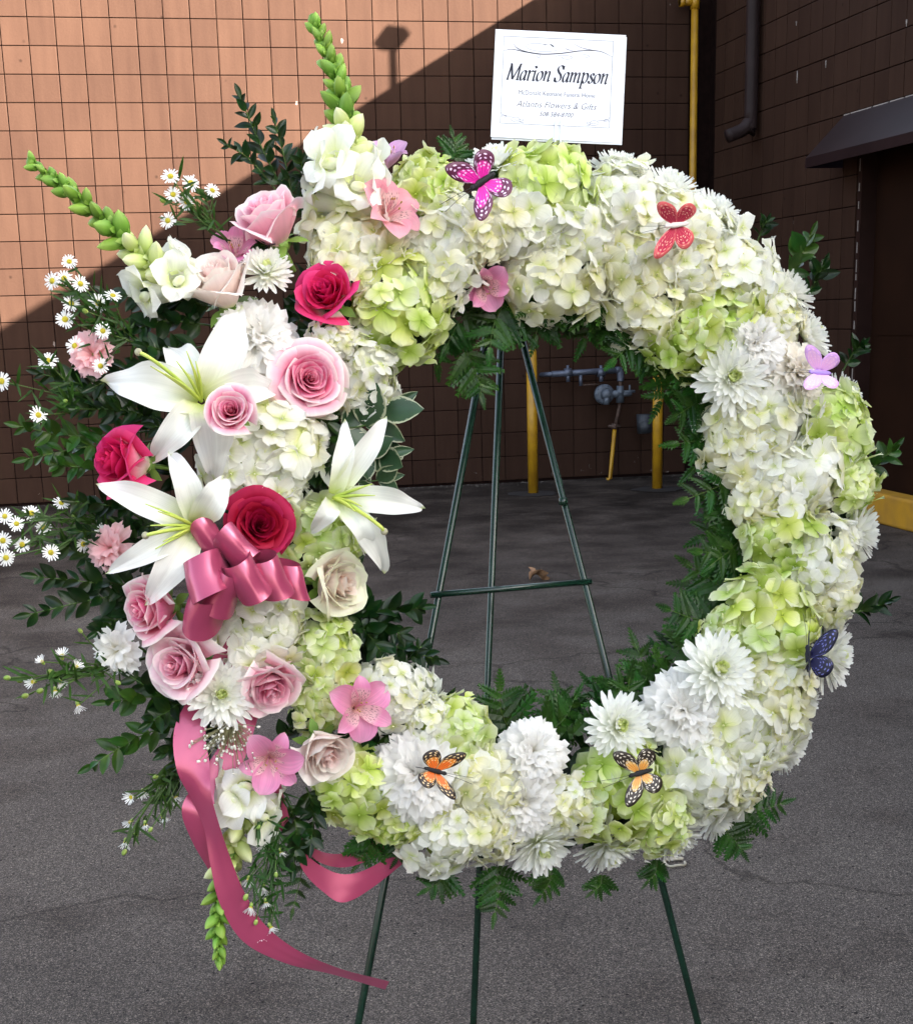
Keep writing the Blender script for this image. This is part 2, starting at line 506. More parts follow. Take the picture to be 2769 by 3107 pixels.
rose_mats('lightpink', [(0, (0.62, 0.06, 0.20)), (0.6, (0.80, 0.20, 0.36)), (0.9, (0.88, 0.40, 0.52)), (1, (0.92, 0.62, 0.68))],
          [(0, (0.80, 0.74, 0.52)), (0.25, (0.89, 0.48, 0.58)), (0.75, (0.90, 0.52, 0.62)), (0.93, (0.92, 0.70, 0.73)), (1, (0.93, 0.85, 0.80))])
rose_mats('ivory', [(0, (0.84, 0.34, 0.32)), (0.5, (0.90, 0.64, 0.57)), (1, (0.92, 0.84, 0.75))],
          [(0, (0.82, 0.84, 0.46)), (0.3, (0.91, 0.80, 0.72)), (0.75, (0.92, 0.83, 0.75)), (1, (0.87, 0.89, 0.66))])
rose_mats('hot', [(0, (0.48, 0.003, 0.035)), (0.7, (0.62, 0.005, 0.070)), (1, (0.72, 0.030, 0.16))],
          [(0, (0.88, 0.82, 0.60)), (0.34, (0.90, 0.70, 0.69)), (0.62, (0.80, 0.24, 0.36)), (0.80, (0.66, 0.018, 0.12)), (1, (0.74, 0.06, 0.22))])
rose_mats('red', [(0, (0.16, 0.001, 0.006)), (0.7, (0.27, 0.0015, 0.014)), (1, (0.38, 0.006, 0.040))],
          [(0, (0.40, 0.10, 0.10)), (0.3, (0.34, 0.008, 0.030)), (0.8, (0.36, 0.004, 0.032)), (1, (0.46, 0.020, 0.080))])
M['lily'] = petal_mat('white_lily', [(0.0, (0.56, 0.66, 0.16)), (0.12, (0.76, 0.80, 0.50)), (0.34, (0.83, 0.84, 0.76)), (0.95, (0.84, 0.84, 0.82)), (1.0, (0.62, 0.70, 0.30))], 0.28, 0.45, 0.03, 0.002, 0.06, (26, 0.6, 1), 0.35)
M['lily_green'] = petal_mat('lily_stamen', [(0, (0.55, 0.66, 0.10)), (1, (0.60, 0.70, 0.16))], 0.15, 0.45, 0.05)
M['lily_tip'] = plain_mat('lily_stigma', (0.42, 0.40, 0.26), 0.6, noise=0.3, nscale=200)
M['alst'] = petal_mat('pink_alstroemeria', [(0.0, (0.80, 0.52, 0.40)), (0.25, (0.84, 0.36, 0.50)), (0.7, (0.82, 0.29, 0.50)), (0.95, (0.84, 0.38, 0.58)), (1, (0.60, 0.42, 0.30))], 0.38, 0.45, 0.10, 0.008, 0.10, (30, 0.7, 1))
M['alst_salmon'] = petal_mat('salmon_alstroemeria', [(0.0, (0.82, 0.52, 0.38)), (0.25, (0.88, 0.42, 0.46)), (0.7, (0.88, 0.38, 0.46)), (0.95, (0.90, 0.47, 0.54)), (1, (0.60, 0.42, 0.30))], 0.38, 0.45, 0.10, 0.006, 0.10, (30, 0.7, 1))
M['alst_lilac'] = petal_mat('lilac_alstroemeria', [(0.0, (0.76, 0.50, 0.56)), (0.25, (0.76, 0.44, 0.68)), (0.7, (0.72, 0.40, 0.70)), (1, (0.76, 0.48, 0.72))], 0.38, 0.45, 0.10, 0.01, 0.10, (30, 0.7, 1))
def speckle(name, src):
    """the inner tepals of an alstroemeria: pale throat with dark dashes"""
    mt = M[src].copy(); mt.name = name
    n = mt.node_tree; L = n.links.new
    b = n.nodes['Principled BSDF']
    col = b.inputs['Base Color'].links[0].from_socket
    uv = [x for x in n.nodes if x.bl_idname == 'ShaderNodeUVMap'][0]
    mp = nd(n, 'ShaderNodeMapping'); mp.inputs['Scale'].default_value = (17, 6.5, 1)
    L(uv.outputs[0], mp.inputs[0])
    vo = nd(n, 'ShaderNodeTexVoronoi', voronoi_dimensions='2D'); vo.inputs['Scale'].default_value = 1.0
    L(mp.outputs[0], vo.inputs[0])
    rd = ramp(n, [(0.13, (1, 1, 1)), (0.24, (0, 0, 0))]); L(vo.outputs['Distance'], rd.inputs[0])
    sp = nd(n, 'ShaderNodeSeparateXYZ'); L(uv.outputs[0], sp.inputs[0])
    zone = ramp(n, [(0.08, (0, 0, 0)), (0.2, (1, 1, 1)), (0.50, (1, 1, 1)), (0.66, (0, 0, 0))]); L(sp.outputs['Y'], zone.inputs[0])
    pale = nd(n, 'ShaderNodeMixRGB'); pale.inputs[2].default_value = (0.84, 0.70, 0.60, 1)
    zf = nd(n, 'ShaderNodeMath', operation='MULTIPLY'); zf.inputs[1].default_value = 0.5
    L(zone.outputs[0], zf.inputs[0]); L(zf.outputs[0], pale.inputs[0]); L(col, pale.inputs[1])
    mm = nd(n, 'ShaderNodeMath', operation='MULTIPLY'); L(rd.outputs[0], mm.inputs[0]); L(zone.outputs[0], mm.inputs[1])
    dk = nd(n, 'ShaderNodeMixRGB'); dk.inputs[2].default_value = (0.14, 0.01, 0.03, 1)
    L(mm.outputs[0], dk.inputs[0]); L(pale.outputs[0], dk.inputs[1])
    L(dk.outputs[0], b.inputs['Base Color'])
    tr = [x for x in n.nodes if x.bl_idname == 'ShaderNodeBsdfTranslucent'][0]
    L(dk.outputs[0], tr.inputs['Color'])
    return mt
for k in ('alst', 'alst_salmon', 'alst_lilac'):
    M[k + '_in'] = speckle(k + '_speckled', k)
M['anther'] = plain_mat('ochre_anther', (0.45, 0.27, 0.05), 0.7)
M['snap_bud'] = petal_mat('green_snapdragon_bud', [(0, (0.07, 0.17, 0.015)), (0.5, (0.17, 0.33, 0.035)), (1, (0.32, 0.48, 0.09))], 0.15, 0.5, 0.2, 0.012)
M['snap_pale'] = petal_mat('pale_snapdragon_bud', [(0, (0.24, 0.38, 0.05)), (0.3, (0.46, 0.56, 0.14)), (0.7, (0.66, 0.72, 0.32)), (1, (0.76, 0.78, 0.50))], 0.2, 0.5, 0.12, 0.01)
M['snap_white'] = petal_mat('white_snapdragon', [(0, (0.74, 0.82, 0.34)), (0.25, (0.87, 0.90, 0.64)), (0.6, (0.92, 0.92, 0.85)), (1, (0.93, 0.93, 0.89))], 0.42, 0.6, 0.05, 0.004)
M['stem'] = petal_mat('green_stem', [(0, (0.10, 0.20, 0.03)), (1, (0.18, 0.32, 0.06))], 0.0, 0.5, 0.1)
M['stem_dark'] = petal_mat('dark_stem', [(0, (0.03, 0.055, 0.010)), (1, (0.06, 0.12, 0.018))], 0.0, 0.5, 0.1)
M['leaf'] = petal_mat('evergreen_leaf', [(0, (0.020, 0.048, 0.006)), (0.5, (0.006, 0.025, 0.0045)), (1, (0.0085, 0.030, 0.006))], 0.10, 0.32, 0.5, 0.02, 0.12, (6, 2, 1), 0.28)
M['leaf_fresh'] = petal_mat('fresh_evergreen_leaf', [(0, (0.040, 0.088, 0.010)), (0.5, (0.017, 0.063, 0.007)), (1, (0.024, 0.076, 0.010))], 0.18, 0.34, 0.35, 0.02, 0.12, (6, 2, 1), 0.28)  # lighter, yellower green leaf colour for the fresher sprigs
M['fern'] = petal_mat('leatherleaf_fern', [(0, (0.027, 0.080, 0.008)), (0.5, (0.017, 0.064, 0.008)), (1, (0.027, 0.086, 0.011))], 0.18, 0.36, 0.5, 0.018, 0.2, (8, 8, 1), 0.25)
M['fine'] = petal_mat('narrow_aster_leaf', [(0, (0.018, 0.055, 0.006)), (1, (0.028, 0.085, 0.010))], 0.15, 0.45, 0.3, 0.015, spec=0.2)
M['aster_ray'] = petal_mat('white_aster_ray', [(0, (0.80, 0.80, 0.60)), (0.4, (0.85, 0.85, 0.82)), (1, (0.86, 0.86, 0.84))], 0.3, 0.5, 0.04)
M['aster_disc'] = plain_mat('yellow_aster_disc', (0.72, 0.58, 0.03), 0.7, nscale=600, bump=0.8, col2=(0.55, 0.47, 0.02))
M['bud_green'] = petal_mat('aster_bud', [(0, (0.12, 0.22, 0.04)), (0.6, (0.30, 0.40, 0.08)), (1, (0.70, 0.74, 0.40))], 0.1, 0.6, 0.15)
M['gyp'] = plain_mat('white_gypsophila', (0.78, 0.76, 0.66), 0.7, noise=0.3, nscale=300)
M['gyp_stem'] = plain_mat('gypsophila_stem', (0.20, 0.19, 0.09), 0.7)
def varieg():
    mt = petal_mat('variegated_leaf', [(0, (0.022, 0.060, 0.022)), (1, (0.028, 0.075, 0.030))], 0.12, 0.4, 0.15, 0.01, 0.15, (6, 5, 1), 0.5)
    n = mt.node_tree; L = n.links.new
    b = n.nodes['Principled BSDF']; col = b.inputs['Base Color'].links[0].from_socket
    uv = [x for x in n.nodes if x.bl_idname == 'ShaderNodeUVMap'][0]
    sp = nd(n, 'ShaderNodeSeparateXYZ'); L(uv.outputs[0], sp.inputs[0])
    a = nd(n, 'ShaderNodeMath', operation='SUBTRACT'); a.inputs[1].default_value = 0.5; L(sp.outputs['X'], a.inputs[0])
    ab = nd(n, 'ShaderNodeMath', operation='ABSOLUTE'); L(a.outputs[0], ab.inputs[0])
    nz = nd(n, 'ShaderNodeTexNoise'); nz.inputs['Scale'].default_value = 7; L(uv.outputs[0], nz.inputs[0])
    ad = nd(n, 'ShaderNodeMath', operation='MULTIPLY_ADD'); ad.inputs[1].default_value = 0.35
    L(nz.outputs[0], ad.inputs[0]); L(ab.outputs[0], ad.inputs[2])
    r = ramp(n, [(0.56, (0, 0, 0)), (0.60, (1, 1, 1))]); L(ad.outputs[0], r.inputs[0])
    mx = nd(n, 'ShaderNodeMixRGB'); mx.inputs[2].default_value = (0.36, 0.38, 0.25, 1)
    L(r.outputs[0], mx.inputs[0]); L(col, mx.inputs[1]); L(mx.outputs[0], b.inputs['Base Color'])
    return mt
M['varieg'] = varieg()
M['moss'] = plain_mat('wet_foam', (0.008, 0.018, 0.005), 0.9, noise=0.5, nscale=60, bump=0.5)
# ---- made things
M['easel'] = plain_mat('green_easel_enamel', (0.005, 0.024, 0.014), 0.25, noise=0.3, nscale=30)
def satin():
    mt, n, b, out = newmat('pink_satin')
    L = n.links.new
    b.inputs['Base Color'].default_value = (0.44, 0.060, 0.140, 1)
    b.inputs['Roughness'].default_value = 0.22
    b.inputs['Specular IOR Level'].default_value = 1.0
    b.inputs['Metallic'].default_value = 0.35
    b.inputs['Sheen Weight'].default_value = 0.12
    b.inputs['Sheen Tint'].default_value = (0.9, 0.55, 0.75, 1)
    b.inputs['Anisotropic'].default_value = 0.5
    uv = nd(n, 'ShaderNodeUVMap')
    mp = nd(n, 'ShaderNodeMapping'); mp.inputs['Scale'].default_value = (1, 900, 1)
    L(uv.outputs[0], mp.inputs[0])
    nz = nd(n, 'ShaderNodeTexNoise'); nz.inputs['Scale'].default_value = 1.0
    L(mp.outputs[0], nz.inputs[0])
    bp = nd(n, 'ShaderNodeBump'); bp.inputs['Strength'].default_value = 0.08; bp.inputs['Distance'].default_value = 0.0005
    L(nz.outputs[0], bp.inputs['Height']); L(bp.outputs[0], b.inputs['Normal'])
    tr = nd(n, 'ShaderNodeBsdfTranslucent'); tr.inputs['Color'].default_value = (0.56, 0.12, 0.2, 1)
    mx = nd(n, 'ShaderNodeMixShader'); mx.inputs[0].default_value = 0.12
    L(b.outputs[0], mx.inputs[1]); L(tr.outputs[0], mx.inputs[2]); L(mx.outputs[0], out.inputs['Surface'])
    return mt
M['satin'] = satin()
M['card'] = plain_mat('white_card_stock', (0.70, 0.715, 0.76), 0.55, noise=0.02, nscale=40)
M['ink'] = plain_mat('dark_blue_ink', (0.008, 0.009, 0.022), 0.6)
M['ink_grey'] = plain_mat('grey_ink', (0.055, 0.058, 0.075), 0.6)
M['ink_light'] = plain_mat('light_grey_ink', (0.22, 0.225, 0.26), 0.6)
M['clear'] = plain_mat('clear_plastic', (0.80, 0.83, 0.84), 0.15, noise=0.05)
M['black'] = plain_mat('black_fuzz', (0.012, 0.011, 0.012), 0.8, noise=0.4, nscale=300, bump=0.6)
M['wire'] = plain_mat('dark_wire', (0.02, 0.02, 0.02), 0.5)
M['leafdry'] = plain_mat('dry_leaf', (0.34, 0.19, 0.10), 0.8, noise=0.4, nscale=40)
M['cord'] = plain_mat('cream_cord', (0.40, 0.36, 0.27), 0.7, noise=0.3, nscale=100)
def wing_mat(name, inner, band, edge, spot, body_t=0.62):
    mt, n, b, out = newmat(name)
    L = n.links.new
    uv = nd(n, 'ShaderNodeUVMap')
    sp = nd(n, 'ShaderNodeSeparateXYZ'); L(uv.outputs[0], sp.inputs[0])
    nz = nd(n, 'ShaderNodeTexNoise'); nz.inputs['Scale'].default_value = 9; nz.inputs['Detail'].default_value = 3
    L(uv.outputs[0], nz.inputs[0])
    ad = nd(n, 'ShaderNodeMath', operation='MULTIPLY_ADD'); ad.inputs[1].default_value = 0.18
    L(nz.outputs[0], ad.inputs[0]); L(sp.outputs['Y'], ad.inputs[2])
    r = ramp(n, [(0.0, inner), (body_t - 0.06, inner), (body_t, band), (body_t + 0.10, band), (body_t + 0.14, edge), (1, edge)])
    L(ad.outputs[0], r.inputs[0])
    # veins fan out from the body
    mv = nd(n, 'ShaderNodeMath', operation='MULTIPLY'); mv.inputs[1].default_value = 7.0; L(sp.outputs['X'], mv.inputs[0])
    fr = nd(n, 'ShaderNodeMath', operation='FRACT'); L(mv.outputs[0], fr.inputs[0])
    rv = ramp(n, [(0.0, (1, 1, 1)), (0.10, (0.6, 0.6, 0.6)), (0.16, (0, 0, 0))]); L(fr.outputs[0], rv.inputs[0])
    m1 = nd(n, 'ShaderNodeMixRGB'); m1.inputs[2].default_value = (*edge, 1)
    L(rv.outputs[0], m1.inputs[0]); L(r.outputs[0], m1.inputs[1])
    mp = nd(n, 'ShaderNodeMapping'); mp.inputs['Scale'].default_value = (8, 8.5, 1); L(uv.outputs[0], mp.inputs[0])
    vo = nd(n, 'ShaderNodeTexVoronoi', voronoi_dimensions='2D'); vo.inputs['Scale'].default_value = 1; vo.inputs['Randomness'].default_value = 0.35
    L(mp.outputs[0], vo.inputs[0])
    rs = ramp(n, [(0.20, (1, 1, 1)), (0.26, (0, 0, 0))]); L(vo.outputs['Distance'], rs.inputs[0])
    zone = ramp(n, [(0.40, (0, 0, 0)), (0.45, (1, 1, 1)), (0.93, (1, 1, 1)), (0.96, (0, 0, 0))]); L(sp.outputs['Y'], zone.inputs[0])
    mm = nd(n, 'ShaderNodeMath', operation='MULTIPLY'); L(rs.outputs[0], mm.inputs[0]); L(zone.outputs[0], mm.inputs[1])
    m2 = nd(n, 'ShaderNodeMixRGB'); m2.inputs[2].default_value = (*spot, 1)
    L(mm.outputs[0], m2.inputs[0]); L(m1.outputs[0], m2.inputs[1]); L(m2.outputs[0], b.inputs['Base Color'])
    b.inputs['Roughness'].default_value = 0.5
    return mt
M['wing_magenta'] = wing_mat('magenta_wing', (0.75, 0.02, 0.36), (0.75, 0.03, 0.36), (0.10, 0.012, 0.05), (0.80, 0.62, 0.85))
M['wing_red'] = wing_mat('red_wing', (0.46, 0.002, 0.050), (0.52, 0.006, 0.060), (0.72, 0.12, 0.13), (0.80, 0.40, 0.32), 0.78)
M['wing_lilac'] = wing_mat('lilac_wing', (0.86, 0.48, 0.76), (0.84, 0.50, 0.78), (0.72, 0.40, 0.82), (0.90, 0.60, 0.84), 0.76)
M['wing_navy'] = wing_mat('navy_wing', (0.004, 0.004, 0.050), (0.005, 0.006, 0.065), (0.002, 0.002, 0.020), (0.14, 0.15, 0.42), 0.6)
M['wing_orange'] = wing_mat('orange_wing', (0.74, 0.14, 0.012), (0.72, 0.22, 0.015), (0.022, 0.012, 0.008), (0.75, 0.55, 0.28))
M['wing_amber'] = wing_mat('amber_wing', (0.74, 0.32, 0.06), (0.72, 0.42, 0.12), (0.022, 0.014, 0.008), (0.66, 0.60, 0.50), 0.5)
M['body_white'] = plain_mat('white_body', (0.80, 0.72, 0.68), 0.6)
M['body_lilac'] = plain_mat('lilac_body', (0.42, 0.28, 0.72), 0.6)
M['body_navy'] = plain_mat('navy_body', (0.006, 0.006, 0.02), 0.6)

# ------------------------------------------------------------------ the setting
def proj(p):
    q = Vector(p) - CAM
    z = q.dot(CF)
    if z < 0.05:
        return (-9999, -9999)
    return ((q.dot(CR) / z * FPX + W0 / 2) / K, (q.dot(CD) / z * FPX + H0 / 2 + CYS) / K)

WALL_Y, WING_X, TOP_Z = 12.86, 4.903, 4.56
SZ = 0.2032
g = MB()
g.grid(lambda a, b: Vector((-150 + 300 * b, -150 + 300 * a, 0)), 1, 1)
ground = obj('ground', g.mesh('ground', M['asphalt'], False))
tag(ground, 'worn dark grey asphalt of the yard', kind='structure')

def block_mesh(w_, h_, seed):
    """front face looks along -Y, chamfered edge with a few worn corners"""
    r_ = random.Random(seed)
    b = MB(); e = 0.0018; d = 0.014
    hw, hh = w_ / 2 - 0.0032, h_ / 2 - 0.0032
    c = [(-1, -1), (1, -1), (1, 1), (-1, 1)]
    back = [b.vert((sx * hw, d, sz * hh)) for sx, sz in c]
    mid = [b.vert((sx * hw, e, sz * hh)) for sx, sz in c]
    fr = []
    for sx, sz in c:
        k = e * r_.choice((1, 1, 1.2, 2.2, 5.0))
        fr.append(b.vert((sx * (hw - k), 0, sz * (hh - k * r_.uniform(0.8, 1.3)))))
    for i in range(4):
        j = (i + 1) % 4
        b.f.append((back[i], back[j], mid[j], mid[i]))
        b.f.append((mid[i], mid[j], fr[j], fr[i]))
    b.f.append(tuple(fr))
    return b
BLK = [block_mesh(SZ, SZ, i) for i in range(6)]
BLKM = [b.mesh('block', M['block'], False) for b in BLK]

def hidden_by_wreath(x, y):
    dx, dy = (x - 1111) / 1.0, (y - 1030) / 1.12
    q = math.hypot(dx, dy)
    if 410 < q < 600:
        return True
    if 990 < x < 1240 and 70 < y < 270:
        return True
    return x < 820 and abs(y - 900) < 450 and x > 330

def build_blocks(parent, place, cells, cap):
    """cells: list of (centre on wall); the ones that show largest become objects, the rest one mesh"""
    rr = random.Random(5)
    vis = []; rest = []
    for c in cells:
        x, y = proj(place @ Vector(c))
        ok = -60 < x < 1880 and -60 < y < 2000 and not hidden_by_wreath(x, y)
        dist = (place @ Vector(c) - CAM).length
        (vis if ok else rest).append((dist, c))
    vis.sort(key=lambda t: t[0])
    rest += vis[cap:]
    for _, c in vis[:cap]:
        Mx = Matrix.Translation(Vector(c) + Vector((0, rr.uniform(-0.0012, 0.0012), 0))) @ Matrix.Rotation(rr.uniform(-0.004, 0.004), 4, 'Z') @ Matrix.Scale(rr.choice((-1, 1)), 4, Vector((1, 0, 0)))
        obj('block', BLKM[rr.randrange(6)], parent, Mx)
    if rest:
        b = MB()
        for _, c in rest:
            b.add(BLK[rr.randrange(6)], Matrix.Translation(Vector(c) + Vector((0, rr.uniform(-0.001, 0.001), 0))))
        tag(obj('block_field', b.mesh('block_field', M['block'], False), parent), kind='stuff')

back = thing('back_wall', Vector((0, WALL_Y, 0)), None, 'brown painted block wall behind the wreath, sunlit at upper left', 'wall')
b = MB(); b.box((-8, 0.012, -0.3), (WING_X + 0.3, 0.35, TOP_Z))
obj('mortar_bed', b.mesh('mortar_bed', M['joint'], False), back)
cells = []
for i in range(-34, 28):
    x = -0.5542 + (i - 0.5) * SZ
    if x + SZ / 2 > WING_X: continue
    for k in range(-4, 19):
        z = 3.678 - (k - 0.5) * SZ
        cells.append((x, 0, z))
build_blocks(back, back.matrix_basis.copy(), cells, 300)
b = MB()
b.box((-8, -0.03, TOP_Z), (WING_X, 0.4, TOP_Z + 0.05))
obj('coping', b.mesh('coping', M['brown'], False), back)

# the wing on the right: it comes towards the camera and throws the big shadow
wing = thing('side_wing', Vector((WING_X, 0, 0)), Matrix(((0, 1, 0), (-1, 0, 0), (0, 0, 1))), 'shaded brown block wing on the right with a hooded door', 'building')
# local x = -Y world, local y = +X world
DY1, DY0, DZ = 10.02, 8.75, 2.44
b = MB()
b.box((-WALL_Y, 0.012, -0.3), (-DY1, 0.3, TOP_Z))
b.box((-DY0, 0.012, -0.3), (14, 0.3, TOP_Z))
b.box((-DY1, 0.012, DZ), (-DY0, 0.3, TOP_Z))
obj('mortar_bed', b.mesh('mortar_bed', M['joint'], False), wing)
cells = []
for i in range(-9, 90):
    y = 11.2962 - (i + 0.5) * SZ
    if y + SZ / 2 > WALL_Y: continue
    for k in range(-4, 19):
        z = 3.678 - (k - 0.5) * SZ
        if DY0 - 0.06 < y < DY1 + 0.06 and z < DZ + 0.02: continue
        cells.append((-y, 0, z))
build_blocks(wing, wing.matrix_basis.copy(), cells, 300)
b = MB(); b.box((-WALL_Y - 0.3, -0.02, TOP_Z), (14, 9, TOP_Z + 0.06))
obj('roof', b.mesh('roof', M['roof'], False), wing)
b = MB(); b.box((14, 0.0, -0.3), (14.3, 9, TOP_Z)); b.box((-WALL_Y, 8.7, -0.3), (14, 9, TOP_Z))
obj('far_wall', b.mesh('far_wall', M['joint'], False), wing)
# door, frame, hood
door = MB(); door.box((-DY1 + 0.05, 0.10, 0.12), (-DY0 - 0.05, 0.145, DZ - 0.05))
door_o = obj('door', door.mesh('door', M['door'], False), wing)
b = MB(); b.box((-DY1 + 0.16, 0.092, 0.35), (-DY0 - 0.16, 0.10, 1.05)); b.box((-DY1 + 0.16, 0.092, 1.2), (-DY0 - 0.16, 0.10, 2.2))
obj('door_panel', b.mesh('door_panel', M['door'], False), door_o)
b = MB()
b.box((-DY1 - 0.01, -0.012, 0), (-DY1 + 0.05, 0.16, DZ)); b.box((-DY0 - 0.05, -0.012, 0), (-DY0 + 0.01, 0.16, DZ)); b.box((-DY1 + 0.05, -0.012, DZ - 0.05), (-DY0 - 0.05, 0.16, DZ + 0.01))
obj('door_frame', b.mesh('door_frame', M['brown'], False), wing)
z = 0.35
rr = random.Random(3)
while z < DZ - 0.1:
    l = rr.uniform(0.02, 0.09); b = MB(); b.box((-DY1 + 0.016, -0.016, z), (-DY1 + 0.024, -0.0125, z + l)); z += l + rr.uniform(0.01, 0.08)
    obj('paint_chip', b.mesh('paint_chip', M['strip'], False), wing)
HA = on_plane_x(1685, 232, WING_X)     # upper corner of the hood, on the wall
hy, hz = HA.y, HA.z
b = MB()
o = [(-hy, 0.0, hz), (-8.2, 0.0, hz), (-8.2, -0.27, hz - 0.27), (-hy, -0.27, hz - 0.27), (-8.2, -0.27, hz - 0.33), (-hy, -0.27, hz - 0.33)]
for p in o: b.vert(p)
b.f += [(0, 1, 2, 3), (3, 2, 4, 5)]
hood = obj('door_hood', b.mesh('door_hood', M['hood'], False), wing)
sm = hood.modifiers.new('thick', 'SOLIDIFY'); sm.thickness = 0.012
b = MB()
for p in [(-hy - 0.012, 0.0, hz), (-hy - 0.012, -0.27, hz - 0.27), (-hy - 0.012, -0.27, hz - 0.33), (-hy - 0.012, 0.0, hz - 0.33)]: b.vert(p)
b.f.append((0, 1, 2, 3))
e = obj('hood_end', b.mesh('hood_end', M['hoodside'], False), hood)
sm = e.modifiers.new('thick', 'SOLIDIFY'); sm.thickness = 0.01
b = MB()
xx = -hy
while xx < -8.3:
    l = rr.uniform(0.05, 0.3); b.box((xx, -0.012, hz + 0.004), (xx + l, 0.0, hz + 0.012)); xx += l + rr.uniform(0.01, 0.06)
obj('caulk', b.mesh('caulk', M['strip'], False), hood)
# downspout
DS = on_plane_x(1519, 0, WING_X); DB = on_plane_x(1512, 250, WING_X)
b = MB()
path = [(-DS.y, -0.07, TOP_Z - 0.05), (-DS.y, -0.07, DB.z + 0.10), (-DS.y, -0.085, DB.z + 0.03), (-DS.y, -0.13, DB.z - 0.03), (-DS.y, -0.26, DB.z - 0.08)]
b.tube(catmull(path, 5), 0.052, 10)
obj('downspout', b.mesh('downspout', M['spout']), wing)
for q0, q1 in (((1590, 141), (1588, 160)), ((1647, 120), (1648, 128)), ((1588, 42), (1589, 44)), ((1808, 38), (1807, 46))):
    a_, c_ = on_plane_x(*q0, WING_X), on_plane_x(*q1, WING_X)
    b = MB(); b.box((-a_.y - 0.006, -0.004, c_.z), (-a_.y + 0.006, -0.0005, a_.z)); b.box((-a_.y - 0.003, -0.0035, c_.z - 0.02), (-a_.y + 0.003, -0.0008, c_.z))
    obj('paint_drip', b.mesh('paint_drip', M['strip'], False), wing)
# floodlight on a short pole on the roof edge (only its shadow is in view)
fp = on_plane_y(776, 207, WALL_Y); t = (WING_X - fp.x) / -SUN_DIR.x
ps = Vector((WING_X + 0.04, WALL_Y - t * SUN_DIR.y, TOP_Z))
fl = thing('roof_floodlight', ps + Vector((0, 0, 0.06)), None, 'small floodlight on a short pole on the roof edge, seen as a shadow', 'floodlight')
b = MB(); b.tube([(0, 0, 0), (0, 0, 0.40)], 0.022, 8); obj('pole', b.mesh('pole', M['brown']), fl)
b = MB()
RL = Matrix.Rotation(rad(35), 3, 'X') @ Matrix.Rotation(rad(20), 3, 'Y')
h_ = MB(); h_.box((-0.06, -0.06, -0.06), (0.06, 0.06, 0.07)); b.add(h_, Matrix.Translation((0, 0, 0.44)) @ RL.to_4x4())
h_ = MB(); h_.box((-0.03, -0.03, 0.06), (0.06, 0.03, 0.13)); b.add(h_, Matrix.Translation((0.0, 0, 0.44)) @ RL.to_4x4())
obj('lamp_head', b.mesh('lamp_head', M['brown'], False), fl)

# yellow kerb under the door
b = MB()
b.box((-9.62, -0.16, 0), (-6.0, -0.002, 0.20))
kb = obj('kerb', b.mesh('kerb', M['yellow_worn'], False)); kb.matrix_basis = wing.matrix_basis.copy()
bv = kb.modifiers.new('bevel', 'BEVEL'); bv.width = 0.02; bv.segments = 3
tag(kb, 'yellow painted concrete kerb below the door at the right edge', kind='structure')

# bollards
def bollard(x, y, top, label, r):
    p = on_ground(x, y)
    t = thing('bollard', p, None, label, 'bollard', 'yellow bollards guarding the gas pipes')
    b = MB(); b.tube([(0, 0, 0), (0, 0, top)], r, 20)
    obj('post', b.mesh('post', M['yellow']), t)
    b = MB(); b.ball((0, 0, top), r, 6, 20, (1, 1, 0.5)); obj('domed_cap', b.mesh('domed_cap', M['yellow']), t)
    b = MB(); rr = random.Random(int(x))
    n_ = 22; c = b.vert((0, 0, 0.012))
    ring = [b.vert((0.21 * rr.uniform(0.8, 1.1) * math.cos(6.283 * i / n_) , 0.21 * rr.uniform(0.8, 1.1) * math.sin(6.283 * i / n_), 0.004)) for i in range(n_)]
    b.f += [(c, ring[i], ring[(i + 1) % n_]) for i in range(n_)]
    obj('tar_collar', b.mesh('tar_collar', M['tar']), t)
bollard(1063, 985, 1.12, 'left yellow steel bollard seen through the wreath', 0.041)
bollard(1310, 976, 1.12, 'right yellow steel bollard behind the fern leaves', 0.041)

# gas riser up the corner
p = on_plane_y(1384, 100, WALL_Y - 0.10)
t = thing('gas_riser', Vector((p.x, p.y, 0.9)), None, 'tall yellow gas pipe running up the wall corner', 'pipe')
b = MB(); zt = on_plane_y(1386, 4, WALL_Y - 0.10).z - 0.9
b.tube([(0, 0, 0), (0, 0, zt)], 0.030, 14); obj('riser', b.mesh('riser', M['yellow']), t)
b = MB(); b.tube([(0, 0, zt - 0.05), (0, 0, zt + 0.05)], 0.037, 14); b.tube([(0, 0, zt), (-0.13, 0, zt)], 0.028, 12); b.tube([(-0.09, 0, zt), (-0.13, 0, zt)], 0.036, 12)
obj('elbow', b.mesh('elbow', M['yellow']), t)
b = MB(); b.tube([(0, 0, 1.4), (0, 0.1, 1.4)], 0.012, 8); b.tube([(0, 0, 0), (0, 0.1, 0)], 0.03, 8); obj('wall_clip', b.mesh('wall_clip', M['yellow']), t)

